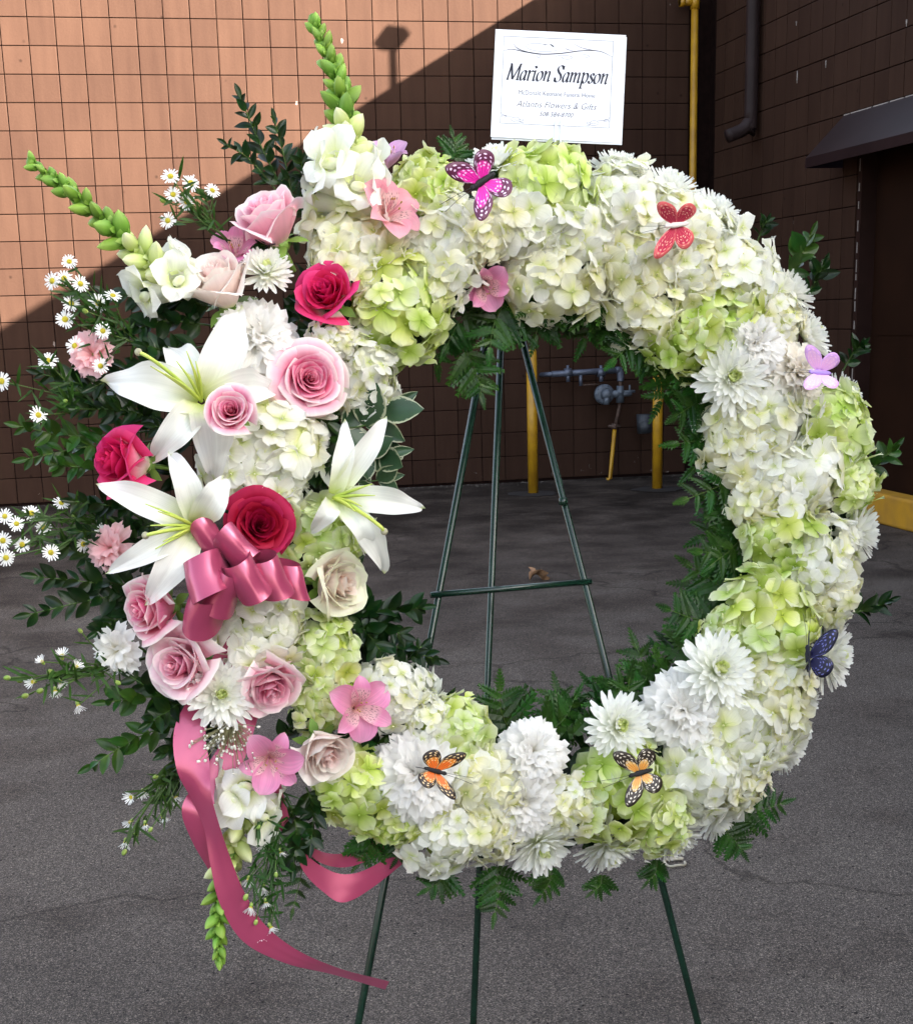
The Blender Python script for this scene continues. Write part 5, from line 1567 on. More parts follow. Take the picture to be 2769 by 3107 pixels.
# ------------------------------------------------------------------ chrysanthemums
o_ = lambda ang, s_: (math.cos(rad(ang)) * s_, math.sin(rad(ang)) * s_, 0.55)
MUMS = [
 (990, 318, 62, 'white chrysanthemum on the top rim behind the magenta butterfly', 0.035, o_(100, 1.0)),
 (1235, 332, 62, 'white chrysanthemum on the top rim right of the card stem', 0.02, o_(78, 1.1)),
 (1340, 368, 62, 'white chrysanthemum on the rim behind the red butterfly', 0.02, o_(70, 1.1)),
 (1430, 420, 66, 'white chrysanthemum on the upper right rim', 0.015, o_(58, 1.1)),
 (1580, 580, 62, 'white chrysanthemum on the right shoulder rim, upper of two', 0.015, o_(40, 1.1)),
 (1615, 665, 66, 'white chrysanthemum on the right shoulder rim above the lilac butterfly', 0.03, o_(30, 0.9)),
 (1690, 800, 64, 'white chrysanthemum peeping out behind the lilac butterfly', 0.0, o_(22, 1.1)),
 (1460, 752, 76, 'white chrysanthemum with green heart at the upper right inner rim', 0.075, (-0.25, -0.1, 1)),
 (1720, 1060, 66, 'white chrysanthemum at the far right rim', 0.02, o_(-5, 0.9)),
 (1660, 1305, 78, 'white chrysanthemum right of the navy butterfly', 0.03, (0.75, -0.1, 0.8)),
 (1600, 1410, 58, 'white chrysanthemum behind the lower right hydrangeas', 0.0, o_(-32, 1.1)),
 (1575, 1500, 56, 'white chrysanthemum on the lower right rim', -0.01, o_(-40, 1.1)),
 (1432, 1335, 82, 'white chrysanthemum with green heart above the lower right carnation', 0.085, (-0.05, 0.25, 1)),
 (1235, 1448, 72, 'white chrysanthemum directly above the amber butterfly', 0.08, (0.0, 0.2, 1)),
 (1080, 1690, 74, 'white chrysanthemum with green heart at the bottom of the ring', 0.045, (0.05, -0.6, 0.85)),
 (1215, 1700, 68, 'white chrysanthemum at the bottom rim, middle of three', 0.02, (0.1, -0.95, 0.5)),
 (1345, 1675, 68, 'white chrysanthemum at the bottom rim, rightmost of three', 0.015, (0.3, -0.95, 0.5)),
 (1435, 1640, 54, 'white chrysanthemum at the lower right rim above the fern', 0.0, (0.5, -0.9, 0.5)),
 (440, 1385, 72, 'white chrysanthemum with green heart beside the low pink roses', 0.085, (-0.05, 0.1, 1)),
 (530, 535, 56, 'small white chrysanthemum right of the blush rose', 0.07, (0.0, 0.5, 0.9))]
for row in MUMS:
    mum(*row)

# ------------------------------------------------------------------ carnations
carnation(520, 665, 84, 'carn', 'large white carnation above the upper lily', 0.065, (0.15, 0.25, 1))
carnation(1600, 738, 70, 'carn_cream', 'cream carnation left of the lilac butterfly')
carnation(1512, 682, 66, 'carn', 'round white carnation at upper right beside the lime hydrangea')
carnation(838, 1545, 94, 'carn', 'white carnation carrying the orange butterfly', 0.075, (-0.1, 0.1, 1))
carnation(1068, 1495, 72, 'carn', 'upper of two white carnations at the bottom', 0.075, (0, 0.3, 1))
carnation(1045, 1605, 80, 'carn', 'lower of two white carnations at the bottom', 0.07, (0, -0.2, 1))
carnation(1372, 1415, 84, 'carn', 'white carnation at lower right between two chrysanthemums', 0.07, (-0.1, 0.15, 1))
MINI = [(5, 1.0, 28), (5, 0.96, 46), (5, 0.90, 62), (3, 0.85, 78)]
carnation(180, 705, 50, 'carn_pink', 'upper pink mini carnation among the left asters', 0.045, (-0.5, 0.1, 0.8), 'mini_carnation', MINI, cal=True)
carnation(214, 1092, 50, 'carn_pink', 'lower pink mini carnation left of the lower lily', 0.055, (-0.7, 0.05, 0.8), 'mini_carnation', MINI, cal=True)
carnation(230, 1300, 52, 'carn', 'white mini carnation at the far left below the roses', 0.045, (-0.5, -0.25, 0.8), 'mini_carnation', MINI, cal=True)

# ------------------------------------------------------------------ roses
rose(532, 430, 80, 'lightpink', 'bud', (-0.50, 0.85, 0.50), 'pale pink rose standing at the top left', 0.06, 1.0, 0.5)
rose(432, 556, 80, 'blush', 'bud', (-0.42, 0.75, 0.60), 'blush white rose left of the small chrysanthemum', 0.06, 1.0, 0.45)
rose(650, 582, 66, 'hot', 'mid', (-0.50, 0.36, 0.75), 'hot pink rose at the top beside the lime hydrangea', 0.075, 1.0, 0.72)
rose(620, 755, 70, 'pink', 'full', (0.02, 0.02, 1), 'open pink rose with a tight swirl facing the camera', 0.085, 0.9, 0.70)
rose(460, 818, 52, 'pink', 'mid', (-0.25, 0.08, 1), 'small pink rose over the upper lily', 0.145, 1.0, 0.5)
rose(250, 922, 66, 'hot', 'open', (-1.0, 0.12, 0.48), 'hot pink rose turned left, at the far left', 0.075, 1.35, 0.72)
rose(520, 1045, 66, 'red', 'full', (0.02, 0.08, 1), 'deep red rose just above the pink bow', 0.10, 0.9, 0.7)
rose(680, 1165, 70, 'ivory', 'mid', (0.60, -0.15, 0.85), 'ivory rose right of the bow', 0.085, 1.0, 0.5)
rose(300, 1215, 68, 'pink', 'mid', (-0.95, -0.05, 0.45), 'sideways pink rose left of the bow', 0.07, 1.15, 0.5)
rose(356, 1326, 78, 'lightpink', 'mid', (-0.75, -0.05, 0.70), 'large pale pink rose left of the green hearted chrysanthemum', 0.08, 1.0, 0.45)
rose(538, 1370, 66, 'lightpink', 'mid', (0.05, -0.65, 0.75), 'pink rose right of the low chrysanthemum', 0.085, 1.05, 0.6)
rose(648, 1502, 64, 'blush', 'bud', (0.12, -0.50, 0.80), 'small blush rose above the lower lime hydrangea', 0.085, 1.1, 0.45)

# ------------------------------------------------------------------ lilies
lily(402, 800, [(208, 762, -0.042, 0.056, 46, 0.55), (478, 615, -0.042, 0.074, 41, 0.45), (542, 778, -0.042, 0.093, 35, 0.62), (300, 920, -0.042, 0.074, 32, 0.62), (425, 955, -0.042, 0.068, 41, 0.5), (335, 690, -0.062, 0.037, 37, 0.6)],
     (276, 702, 0.15), [(352, 720, 0.14), (372, 700, 0.135), (330, 745, 0.15), (300, 730, 0.15), (390, 720, 0.13)], 'large open white lily at the upper left', 0.105)
lily(390, 1050, [(190, 965, -0.03, 0.050, 31, 0.55), (338, 904, -0.02, 0.070, 27, 0.58), (444, 953, 0.0, 0.070, 30, 0.5), (213, 1142, -0.03, 0.050, 26, 0.55), (289, 1205, -0.03, 0.058, 35, 0.5), (428, 1092, -0.05, 0.020, 14, 0.5)],
     (290, 1068, 0.15), [(300, 1048, 0.14), (315, 1020, 0.14), (290, 1005, 0.145), (325, 1080, 0.14), (310, 1095, 0.14)], 'open white lily left of the bow', 0.115)
lily(664, 992, [(686, 838, -0.02, 0.050, 21, 0.5), (768, 832, 0.0, 0.045, 23, 0.62), (843, 1014, -0.02, 0.045, 28, 0.55), (764, 1142, -0.04, 0.075, 27, 0.66), (725, 1104, -0.03, 0.085, 22, 0.72), (617, 1062, -0.03, 0.070, 20, 0.6)],
     (766, 1060, 0.145), [(742, 965, 0.13), (748, 988, 0.135), (722, 1010, 0.13), (735, 1030, 0.135), (708, 1020, 0.13)], 'open white lily pointing into the ring', 0.11)

# ------------------------------------------------------------------ alstroemerias
alstro(778, 420, 78, 'alst_salmon', (0.2, 0.25, 0.9), 'salmon pink alstroemeria at the foot of the tall snapdragon', 0.4, 0.085, 0.1)
alstro(772, 312, 60, 'alst_lilac', (0.1, 0.7, 0.5), 'lilac alstroemeria half hidden behind the tall snapdragon', 0.2, 0.02, 0.45)
alstro(968, 572, 64, 'alst', (-0.1, -0.45, 0.9), 'pink alstroemeria drooping at the top inner rim', 0.9, 0.04, 0.4)
alstro(468, 498, 62, 'alst', (-0.1, 0.55, 0.75), 'pink alstroemeria between the two pale roses', 0.3, 0.04, 0.3)
alstro(718, 1412, 76, 'alst', (0.12, 0.0, 1), 'large speckled pink alstroemeria right of the pale green hydrangea', 0.55, 0.095)
alstro(540, 1520, 72, 'alst', (-0.1, -0.25, 1), 'speckled pink alstroemeria below the low roses', 0.1, 0.085)

# ------------------------------------------------------------------ snapdragons
snapdragon([(690, 425), (692, 340), (690, 250), (668, 150), (624, 40)], 'tall upright snapdragon at the top left', (0.05, 0.05, 0.045, 0.04, 0.03), 66, 10, 36)
snapdragon([(355, 590), (320, 545), (240, 470), (150, 390), (62, 324)], 'snapdragon leaning out to the upper left', (0.04, 0.045, 0.05, 0.05, 0.045), 60, 6, 34)
snapdragon([(500, 1530), (486, 1620), (452, 1740), (434, 1830), (437, 1918)], 'snapdragon hanging down beside the ribbon tail', (0.03, 0.032, 0.030, 0.035, 0.035), 58, 9, 28)

# ------------------------------------------------------------------ asters
aster((470, 500), [(340, 352, 0, .2), (345, 388, -.2, 0), (380, 365, .2, .1), (372, 402, 0, 0), (423, 380, .2, .2), (335, 440, -.4, 0)], 'aster spray above the blush rose', 0.05, 0.02, [(325, 400)], 17, mids=(405, 440), leaves=60, seed=2)
aster((330, 720), [(138, 522, 0, .5), (128, 555, -.2, .1), (160, 566, .1, 0), (142, 605, 0, 0), (130, 637, -.3, 0), (196, 605, .2, .2), (205, 660, 0, 0), (200, 730, 0, -.2), (150, 690, -.2, 0), (105, 560, -.8, .2), (225, 590, .3, .6)], 'aster spray above the upper pink mini carnation', 0.05, 0.01, [(185, 640), (170, 620)], 18, mids=(215, 660), leaves=120, seed=3)
aster((330, 850), [(4, 760, -.4, 0), (76, 828, .2, 0), (95, 720, -.3, 0.4)], 'sparse aster spray reaching the left picture edge', 0.045, 0.0, [(130, 800)], 19, mids=(130, 790), leaves=130, seed=4)
aster((350, 1060), [(33, 1045, 0, .1), (6, 1078, -.2, 0), (44, 1086, 0, -.1), (86, 1052, .2, 0), (101, 1102, .3, -.2), (62, 1024, .1, .3), (122, 1004, .2, .6), (10, 1030, -.3, .2), (12, 1112, -.2, -.3), (165, 1085, .4, 0), (205, 1060, 0.3, 0)], 'dense aster cluster at the left edge beside the lower lily', 0.045, 0.0, [(150, 1030)], 18, mids=(170, 1040), leaves=140, seed=5)
aster((300, 1310), [(84, 1320, -.3, .4), (124, 1308, 0, .5), (66, 1360, -.4, 0), (120, 1360, .2, -.4), (156, 1407, .2, -.8), (110, 1378, 0, -.8), (152, 1330, .3, .3)], 'half open aster spray at the lower left', 0.04, 0.0, [(40, 1358), (50, 1388), (14, 1352), (160, 1258), (100, 1340), (80, 1378), (235, 1362)], 13, True, 90, mids=(190, 1335), seed=6)
aster((420, 1450), [(262, 1590, -.3, 0), (285, 1580, 0, -.4), (350, 1590, .3, -.7), (325, 1630, .2, -.9), (290, 1645, 0, -.7), (260, 1640, -.4, -.3), (250, 1680, -.2, -.7)], 'half open aster spray hanging left of the ribbon', 0.04, 0.01, [(270, 1665), (300, 1655), (248, 1700), (310, 1550)], 13, True, 90, mids=(330, 1560), seed=7)
aster((560, 1560), [(525, 1685, -.3, -.4), (525, 1770, -.3, -.6), (495, 1755, -.2, -.5), (560, 1700, .2, -.7), (500, 1810, -.3, -.7), (530, 1800, 0, -.9), (520, 1870, 0, -.8), (540, 1850, .3, -.8)], 'half open aster spray hanging right of the ribbon tail', 0.05, 0.02, [(550, 1745), (510, 1840), (535, 1880), (490, 1790), (515, 1650)], 14, True, 130, mids=(545, 1700), seed=8)

# ------------------------------------------------------------------ baby's breath
o = at(460, 1440, 0.07)
t = thing('gypsophila_sprig', o, None, "tiny white baby's breath cluster below the low chrysanthemum", "baby's breath")
stm = MB(); bls = MB(); rr = random.Random(9)
for i in range(120):
    e = at(455 + rr.gauss(0, 32), 1482 + rr.gauss(0, 24), 0.075 + rr.uniform(-0.01, 0.025)) - o
    stm.tube([Vector((0, 0, 0)), e * 0.5 + N * 0.004, e], 0.00045, 3, False)
    bls.ball(e, rr.uniform(0.0011, 0.0024), 3, 5, (rr.uniform(0.7, 1.2), 1, rr.uniform(0.7, 1.2)))
obj('stems', stm.mesh('stems', M['gyp_stem']), t)
tag(obj('blossoms', bls.mesh('blossoms', M['gyp']), t), kind='stuff')

# ------------------------------------------------------------------ ribbon
def ribbon(b, pts, wids, n=6, seed=0, gk=1.0):
    P = catmull(pts, n); Wd = catmull(wids, n)
    L_ = len(P) - 1
    wmax = max(w_.length for w_ in Wd)
    r_ = random.Random(seed); ph = r_.uniform(0, 6)
    def fn(a, c):
        i = min(L_, int(round(a * L_)))
        tg = (P[min(L_, i + 1)] - P[max(0, i - 1)])
        nm = tg.cross(Wd[i])
        nm = nm.normalized() if nm.length > 1e-9 else Vector((0, 0, 1))
        gather = max(0.0, 1 - Wd[i].length / wmax)
        return P[i] + Wd[i] * (c - 0.5) + nm * (0.0045 * gk * gather * math.sin(15 * c + ph) + 0.0010 * gk * math.sin(5 * c + 9 * a + ph))
    b.grid(fn, L_, 10)
bow_o = at(450, 1130, 0.10)
bow = thing('ribbon_bow', bow_o, None, 'pink satin bow with trailing ribbon tails, left of the ring', 'bow')
mpx = px(bow_o)
def wv(u, v, n=0.0):
    return loc(u * mpx, -v * mpx, n * mpx)
def loop(ex, ey, h, w_, half, root=(462, 1128, 0.085), wn=0.0, pinch=0.45):
    """one barrel of the bow: the ribbon runs out to the front and back, its width along w_"""
    R0 = at(*root); E = at(ex, ey, h)
    D = E - R0; W_ = wv(*w_, wn)
    s_ = W_.cross(D).normalized() * half * mpx
    pts = [R0 + s_ * 0.1, R0 + D * 0.30 + s_ * 0.75, R0 + D * 0.62 + s_ * 1.08, R0 + D * 0.88 + s_ * 0.80, R0 + D * 1.0, R0 + D * 0.90 - s_ * 0.80, R0 + D * 0.64 - s_ * 1.05, R0 + D * 0.30 - s_ * 0.72, R0 - s_ * 0.1]
    wd = [W_ * pinch, W_ * 0.80, W_ * 0.97, W_, W_, W_, W_ * 0.97, W_ * 0.80, W_ * pinch]
    b = MB(); ribbon(b, [p - bow_o for p in pts], wd)
    obj('loop', b.mesh('loop', M['satin']), bow)
loop(386, 1240, 0.130, (-18, 70), 34, (455, 1160, 0.08), -36)
loop(408, 1066, 0.125, (36, 56), 24, (462, 1120, 0.08))
loop(606, 1164, 0.130, (16, 70), 22, (500, 1130, 0.08))
loop(388, 1156, 0.155, (6, 82), 36, (455, 1135, 0.09), 34)
loop(440, 1192, 0.150, (-32, 76), 30, (465, 1140, 0.09), -34)
loop(474, 1082, 0.150, (52, 62), 26, (468, 1118, 0.09))
loop(556, 1156, 0.155, (30, 76), 30, (490, 1128, 0.09))
loop(498, 1164, 0.170, (36, 76), 30, (475, 1128, 0.095))
b = MB(); ribbon(b, [at(452, 1112, 0.10) - bow_o, at(466, 1120, 0.118) - bow_o, at(488, 1126, 0.10) - bow_o], [wv(6, 30)] * 3)
obj('knot', b.mesh('knot', M['satin']), bow)
def tail(rows, label=None):
    """rows: x, y, h, width vector in view pixels (u, v, n)"""
    b = MB(); ribbon(b, [at(x, y, h) - bow_o for x, y, h, *_ in rows], [wv(*r_[3:]) for r_ in rows], 8, 0, 0.12)
    obj('tail', b.mesh('tail', M['satin']), bow)
tail([(470, 1270, 0.06, 40, 10, 0), (420, 1370, 0.05, 55, 10, 10), (380, 1450, 0.06, 62, 6, 10), (385, 1530, 0.065, 66, 0, 10), (402, 1590, 0.065, 34, -14, 44), (422, 1650, 0.065, 26, -12, 44), (440, 1720, 0.06, 40, -12, 20), (462, 1790, 0.055, 50, -22, 10), (505, 1860, 0.05, 44, -34, 10), (580, 1908, 0.045, 22, -30, 20), (670, 1938, 0.04, 8, -20, 40), (772, 1966, 0.035, 2, -26, 40)])
tail([(500, 1400, 0.03, 50, 0, 0), (470, 1480, 0.035, 62, 0, 10), (430, 1560, 0.035, 78, 10, 10), (398, 1620, 0.04, 70, 20, 10), (405, 1680, 0.03, 44, 10, 20), (440, 1740, 0.01, 40, 0, 20)])
tail([(545, 1480, 0.03, 36, 0, 20), (540, 1560, 0.03, 40, 0, 20), (555, 1630, 0.025, 44, 6, 10), (590, 1700, 0.025, 14, 62, 10), (640, 1752, 0.02, 6, 62, 16), (690, 1772, 0.015, -16, 56, 20), (755, 1742, 0.0, -26, 52, 10), (840, 1672, -0.02, -20, 52, 10)])
tail([(585, 1650, 0.02, 10, 34, 20), (625, 1702, 0.01, 4, 28, 30), (690, 1716, 0.0, 0, 26, 30), (780, 1680, -0.02, -10, 34, 20)])

# ------------------------------------------------------------------ butterflies
FORE = [(0.04, 0.10), (0.22, 0.42), (0.50, 0.72), (0.80, 0.88), (0.98, 0.86), (1.0, 0.68), (0.90, 0.45), (0.74, 0.22), (0.50, 0.06), (0.22, -0.01), (0.04, -0.03)]
HIND = [(0.04, 0.02), (0.30, 0.06), (0.58, 0.02), (0.78, -0.14), (0.80, -0.36), (0.66, -0.56), (0.46, -0.66), (0.28, -0.60), (0.14, -0.42), (0.04, -0.18)]
def wing_mb(outline, sgn):
    c = Vector((0.03, 0.04, 0)) if outline is FORE else Vector((0.03, -0.05, -0.01))
    pts = catmull([Vector((x, y, 0)) for x, y in outline], 3)
    L_ = len(pts) - 1
    b = MB()
    def fn(a, q):
        p = pts[min(L_, int(round(q * L_)))]
        r_ = c.lerp(p, a)
        return Vector((sgn * r_.x, r_.y, c.z * (1 - 0.0) + 0.05 * a * (1 - a)))
    b.grid(fn, 5, L_)
    return b
def butterfly(x, y, hx, hy, size, wing, body, dl, dr, label, h=0.10, nrm=(0, 0, 1), hn=0.0, ant=1.0, tailx=1.0):
    p = at(x, y, h); s_ = size * px(p)
    Yb = (loc(hx, -hy, hn)).normalized()
    Nb = dirv(*nrm); Nb = (Nb - Yb * Nb.dot(Yb)).normalized()
    R = Matrix((Yb.cross(Nb), Yb, Nb)).transposed()
    t = thing('butterfly_decoration', p, R, label, 'butterfly', 'craft butterflies on the flowers')
    for sgn, ang in ((-1, dl), (1, dr)):
        for nm, ol in (('forewing', FORE), ('hindwing', HIND)):
            me = wing_mb(ol, sgn).mesh(nm, M[wing])
            o = obj(nm, me, t, (Matrix.Rotation(-sgn * rad(ang), 4, 'Y') @ Matrix.Diagonal((s_, s_ * (tailx if nm == 'hindwing' else 1), s_, 1))))
            sm = o.modifiers.new('thick', 'SOLIDIFY'); sm.thickness = 0.0004
    b = MB(); b.tube([(0, -0.46 * s_, 0.02 * s_), (0, -0.36 * s_, 0.05 * s_), (0, -0.1 * s_, 0.07 * s_), (0, 0.12 * s_, 0.08 * s_), (0, 0.24 * s_, 0.07 * s_), (0, 0.34 * s_, 0.07 * s_), (0, 0.42 * s_, 0.06 * s_)],
                     [0.04 * s_, 0.075 * s_, 0.085 * s_, 0.10 * s_, 0.065 * s_, 0.085 * s_, 0.04 * s_], 10)
    obj('body', b.mesh('body', M[body]), t)
    for sgn in (-1, 1):
        b = MB(); b.tube(catmull([Vector((0.03 * sgn * s_, 0.38 * s_, 0.08 * s_)), Vector((0.06 * sgn * s_, 0.9 * s_, 0.20 * s_)), Vector((0.12 * sgn * s_, 1.45 * ant * s_, 0.15 * s_))], 4), 0.00032, 4)
        obj('antenna', b.mesh('antenna', M['wire']), t)
    b = MB(); b.tube(catmull([Vector((0, 0, 0)), Vector((0, -0.3 * s_, -0.3 * s_)), Vector((0, -0.5 * s_, -0.9 * s_))], 4), 0.0005, 4)
    obj('pick_wire', b.mesh('pick_wire', M['wire']), t)
butterfly(960, 364, -60, 37, 72, 'wing_magenta', 'black', 18, 40, 'magenta butterfly with dark spotted wing edges at the top', 0.135, (-0.2, 0.1, 1))
butterfly(1346, 448, -60, 6, 60, 'wing_red', 'body_white', 8, 34, 'red butterfly with white body at the upper right', 0.125, (-0.2, -0.35, 1), -0.2)
butterfly(1632, 742, -50, -6, 56, 'wing_lilac', 'body_lilac', 58, 20, 'pale lilac butterfly at the right', 0.115, (0.3, -0.4, 1), 0.0)
butterfly(1610, 1312, 2, -50, 62, 'wing_navy', 'body_navy', 84, 22, 'navy blue butterfly with folded wing at the lower right', 0.105, (-0.35, 0.1, 1), 0.2, 1.0)
butterfly(868, 1538, 52, 20, 54, 'wing_orange', 'black', 24, 30, 'orange and black butterfly on the lower left carnation', 0.150, (0.1, 0, 1))
butterfly(1275, 1542, -52, 8, 60, 'wing_amber', 'black', 18, 22, 'amber and black butterfly on the lime hydrangea at the bottom', 0.135, (0, 0.1, 1))

# ------------------------------------------------------------------ name card
HC = 0.03
cdep = (at(1113, 170, HC) - CAM).dot(CF)
c00, c10, c11, c01 = [CAM + ray(*q) * cdep for q in ((987, 57), (1250, 70), (1236, 284), (979, 273))]
EX = (c10 + c11 - c00 - c01) * 0.5
EYd = (c01 + c11 - c00 - c10) * 0.5
ctr = (c00 + c10 + c11 + c01) * 0.25
cw, ch = EX.length, EYd.length
ex = EX.normalized(); ez_ = ex.cross(-EYd).normalized(); ey = ez_.cross(ex)
RC = Matrix((ex, ey, ez_)).transposed()
card = thing('name_card', ctr - ey * ch * 0.5, RC, 'white printed name card on a clear pick above the wreath', 'card')
b = MB(); b.box((-cw / 2, 0, -0.0005), (cw / 2, ch, 0)); obj('front_panel', b.mesh('front_panel', M['card'], False), card)
b = MB(); b.box((-cw / 2, 0, -0.0005), (cw / 2, ch, 0))
obj('back_panel', b.mesh('back_panel', M['card'], False), card, Matrix.Translation((0.0012, -0.0022, -0.0016)) @ Matrix.Rotation(rad(-0.5), 4, 'Y'))
def cp(s_, t_, z=0.0004):
    return Vector(((s_ - 0.5) * cw, (1 - t_) * ch, z))
def strip(b, pts, wds, z=0.0004):
    """flat ink stroke; pts are (s,t) on the card, wds in metres"""
    P = [cp(s_, t_, z) for s_, t_ in pts]
    n_ = len(P); o = len(b.v)
    for i, p in enumerate(P):
        tg = (P[min(n_ - 1, i + 1)] - P[max(0, i - 1)])
        tg = tg.normalized() if tg.length > 1e-9 else Vector((1, 0, 0))
        sd = Vector((-tg.y, tg.x, 0)) * (wds[i] if isinstance(wds, (list, tuple)) else wds) * 0.5
        b.vert(p + sd); b.vert(p - sd)
    for i in range(n_ - 1):
        q = o + 2 * i
        b.f.append((q, q + 1, q + 3, q + 2))
def curve2(pts, n=8):
    return [(v.x, v.y) for v in catmull([Vector((x, y, 0)) for x, y in pts], n)]
b = MB(); lw = 0.00042
for p, q in (((0.068, 0.062), (0.905, 0.062)), ((0.905, 0.062), (0.905, 0.868)), ((0.905, 0.868), (0.068, 0.868)), ((0.068, 0.868), (0.068, 0.062))):
    strip(b, [p, q], lw)
obj('border_line', b.mesh('border_line', M['ink_grey'], False), card)
b = MB()
def tapered(pts, w_, n=8):
    c = curve2(pts, n); m_ = len(c)
    return c, [w_ * (0.25 + 0.75 * math.sin(math.pi * (i + 0.5) / m_)) for i in range(m_)]
for pts, w_ in (([(0.068, 0.200), (0.13, 0.180), (0.22, 0.196), (0.36, 0.212), (0.52, 0.195), (0.66, 0.165), (0.80, 0.160), (0.905, 0.210)], 0.0011),
                ([(0.14, 0.125), (0.17, 0.165), (0.24, 0.195), (0.34, 0.208)], 0.0008), ([(0.60, 0.100), (0.66, 0.135), (0.74, 0.152), (0.80, 0.158)], 0.0006),
                ([(0.37, 0.125), (0.41, 0.115)], 0.0006), ([(0.42, 0.115), (0.44, 0.130), (0.455, 0.145)], 0.0016), ([(0.54, 0.145), (0.56, 0.160), (0.60, 0.165)], 0.0006)):
    c, wd = tapered(pts, w_); strip(b, c, wd)
obj('top_flourish', b.mesh('top_flourish', M['ink'], False), card)
b = MB()
def spiral(cx_, cy_, rx, ry, turns, st=0.0):
    return [(cx_ + rx * (1 - 0.75 * i / 24) * math.cos(st + turns * 6.283 * i / 24), cy_ + ry * (1 - 0.75 * i / 24) * math.sin(st + turns * 6.283 * i / 24)) for i in range(25)]
for a_ in ((0.345, 0.14, 0.16, 0.055, 0.9, 0.5), (0.545, 0.235, 0.08, 0.026, 1.2, 2.9), (0.70, 0.215, 0.038, 0.018, 0.9, -2.6), (0.335, 0.235, 0.02, 0.016, 0.8, -1.0)):
    strip(b, spiral(*a_), 0.0005)
for sx in (-1, 1):
    f_ = lambda s_: 0.487 + sx * (s_ - 0.487)
    for a_ in ((0.19, 0.825, 0.05, 0.030, 1.4, 0.4), (0.235, 0.835, 0.025, 0.022, 1.1, 1.0), (0.10, 0.805, 0.025, 0.018, 1.0, 2.5)):
        strip(b, [(f_(s_), t_) for s_, t_ in spiral(*a_)], 0.0005)
    c = curve2([(0.072, 0.77), (0.085, 0.79), (0.12, 0.80), (0.16, 0.80)]); strip(b, [(f_(s_), t_) for s_, t_ in c], 0.0005)
obj('scroll_marks', b.mesh('scroll_marks', M['ink_light'], False), card)
# the big name in a sheared serif hand: broad nib strokes
GL = {
 'M': (1.0, [[(0.02, 0), (0.10, 1)], [(0.08, 1), (0.43, 0.02)], [(0.43, 0.02), (0.84, 1)], [(0.84, 1), (0.84, 0)], [(-0.07, 0.01), (0.13, 0.01)], [(0.72, 0.01), (0.97, 0.01)], [(0.0, 0.99), (0.12, 0.99)], [(0.82, 0.99), (0.96, 0.99)]]),
 'a': (0.60, [[(0.44, 0.50), (0.32, 0.60), (0.16, 0.54), (0.05, 0.30), (0.08, 0.08), (0.19, 0.0), (0.33, 0.12), (0.43, 0.38)], [(0.46, 0.60), (0.42, 0.14), (0.46, 0.01), (0.56, 0.07)]]),
 'r': (0.46, [[(0.0, 0.55), (0.10, 0.60), (0.10, 0.0)], [(0.11, 0.36), (0.22, 0.56), (0.34, 0.60), (0.40, 0.54)], [(0.02, 0.01), (0.2, 0.01)]]),
 'i': (0.32, [[(0.0, 0.55), (0.11, 0.60), (0.10, 0.08), (0.16, 0.0), (0.26, 0.07)], [(0.06, 0.92), (0.17, 0.77)]]),
 'o': (0.58, [[(0.27, 0.60), (0.10, 0.50), (0.04, 0.28), (0.09, 0.07), (0.24, 0.0), (0.40, 0.10), (0.47, 0.32), (0.42, 0.52), (0.27, 0.60)]]),
 'n': (0.64, [[(0.0, 0.55), (0.10, 0.60), (0.09, 0.0)], [(0.10, 0.34), (0.25, 0.55), (0.38, 0.60), (0.45, 0.50), (0.43, 0.08), (0.49, 0.0), (0.58, 0.07)]]),
 'S': (0.66, [[(0.57, 0.78), (0.50, 0.94), (0.34, 1.0), (0.17, 0.93), (0.13, 0.76), (0.26, 0.58), (0.45, 0.42), (0.51, 0.22), (0.41, 0.04), (0.22, -0.01), (0.08, 0.07), (0.03, 0.24)], [(0.57, 1.0), (0.56, 0.76)], [(0.03, 0.26), (0.03, 0.0)]]),
 'm': (0.96, [[(0.0, 0.55), (0.10, 0.60), (0.09, 0.0)], [(0.10, 0.34), (0.23, 0.55), (0.34, 0.60), (0.41, 0.50), (0.40, 0.0)], [(0.41, 0.34), (0.55, 0.55), (0.67, 0.60), (0.74, 0.50), (0.73, 0.08), (0.79, 0.0), (0.88, 0.07)]]),
 'p': (0.62, [[(0.0, 0.55), (0.11, 0.60), (0.08, -0.34)], [(0.11, 0.40), (0.24, 0.57), (0.38, 0.60), (0.50, 0.46), (0.49, 0.20), (0.36, 0.01), (0.22, 0.02), (0.11, 0.12)], [(-0.03, -0.33), (0.22, -0.33)]]),
 's': (0.44, [[(0.37, 0.48), (0.28, 0.60), (0.14, 0.56), (0.12, 0.42), (0.26, 0.28), (0.33, 0.15), (0.24, 0.01), (0.10, 0.02), (0.02, 0.14)]]),
 ' ': (0.30, [])}
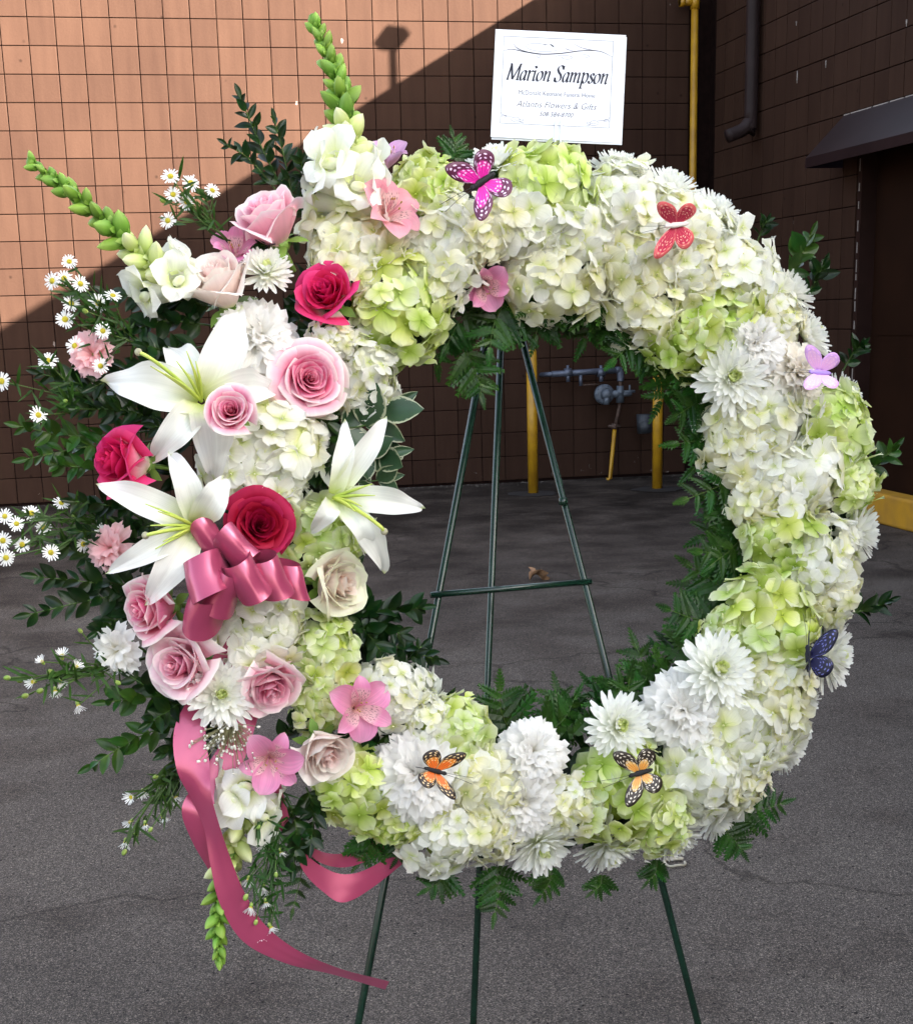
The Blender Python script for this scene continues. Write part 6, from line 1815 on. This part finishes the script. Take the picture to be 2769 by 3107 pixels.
def write_name(txt, s0, s1, base, cap):
    total = sum(GL[c][0] for c in txt)
    kx = (s1 - s0) * cw / total
    ky = cap * ch
    x = 0.0; n0 = rad(28)
    nib = 0.0031
    for c in txt:
        adv, strokes = GL[c]
        b = MB()
        for st in strokes:
            pts = catmull([Vector((p[0], p[1], 0)) for p in st], 5) if len(st) > 2 else [Vector((*st[0], 0)), Vector((*st[1], 0))]
            Q = [Vector(((x + p.x) * kx + 0.20 * p.y * ky, p.y * ky, 0)) for p in pts]
            wd = []
            for i in range(len(Q)):
                tg = Q[min(len(Q) - 1, i + 1)] - Q[max(0, i - 1)]
                an = math.atan2(tg.y, tg.x)
                wd.append(0.00055 + (nib - 0.00055) * abs(math.sin(an - n0)) ** 1.6)
            o0 = cp(s0, base, 0.0)
            strip(b, [((o0.x + q.x) / cw + 0.5, 1 - (o0.y + q.y) / ch) for q in Q], wd)
        if strokes:
            obj('name_letter', b.mesh('name_letter', M['ink'], False), card)
        x += adv
write_name('Marion Sampson', 0.105, 0.875, 0.462, 0.150)
def type_line(txt, s0, s1, base, cap, mat, shear=0.0, nm='lettering', off=0.0):
    fc = bpy.data.curves.new('text', 'FONT')
    fc.body = txt; fc.shear = shear; fc.resolution_u = 3; fc.offset = off
    to = bpy.data.objects.new('text', fc); COL.objects.link(to)
    bpy.context.view_layer.update()
    me = bpy.data.meshes.new_from_object(to.evaluated_get(bpy.context.evaluated_depsgraph_get()))
    bpy.data.objects.remove(to); bpy.data.curves.remove(fc)
    xs = [v.co.x for v in me.vertices]; x0, x1 = min(xs), max(xs)
    kx = (s1 - s0) * cw / (x1 - x0); ky = cap * ch / 0.73
    o0 = cp(s0, base)
    for v in me.vertices:
        v.co = Vector((o0.x + (v.co.x - x0) * kx, o0.y + v.co.y * ky, 0.0004))
    me.materials.clear(); me.materials.append(M[mat])
    obj(nm, me, card)
type_line('McDonald Keohane Funeral Home', 0.20, 0.785, 0.596, 0.047, 'ink_grey', 0.0, 'home_line', -0.012)
type_line('Atlantis Flowers & Gifts', 0.185, 0.80, 0.708, 0.062, 'ink_grey', 0.35, 'florist_line', -0.012)
type_line('508-584-8700', 0.365, 0.625, 0.787, 0.045, 'ink_grey', 0.3, 'phone_line', -0.008)
b = MB()
for dx in (-0.0035, 0.0035):
    b.tube([cp(0.515, 0.80, 0.003) + Vector((dx, 0, 0)), cp(0.515, 1.25, 0.003) + Vector((dx, 0, 0))], 0.0011, 6)
b.tube([cp(0.515, 1.1, 0.002), cp(0.515, 1.6, -0.005)], 0.003, 6)
obj('clear_pick', b.mesh('clear_pick', M['clear']), card)
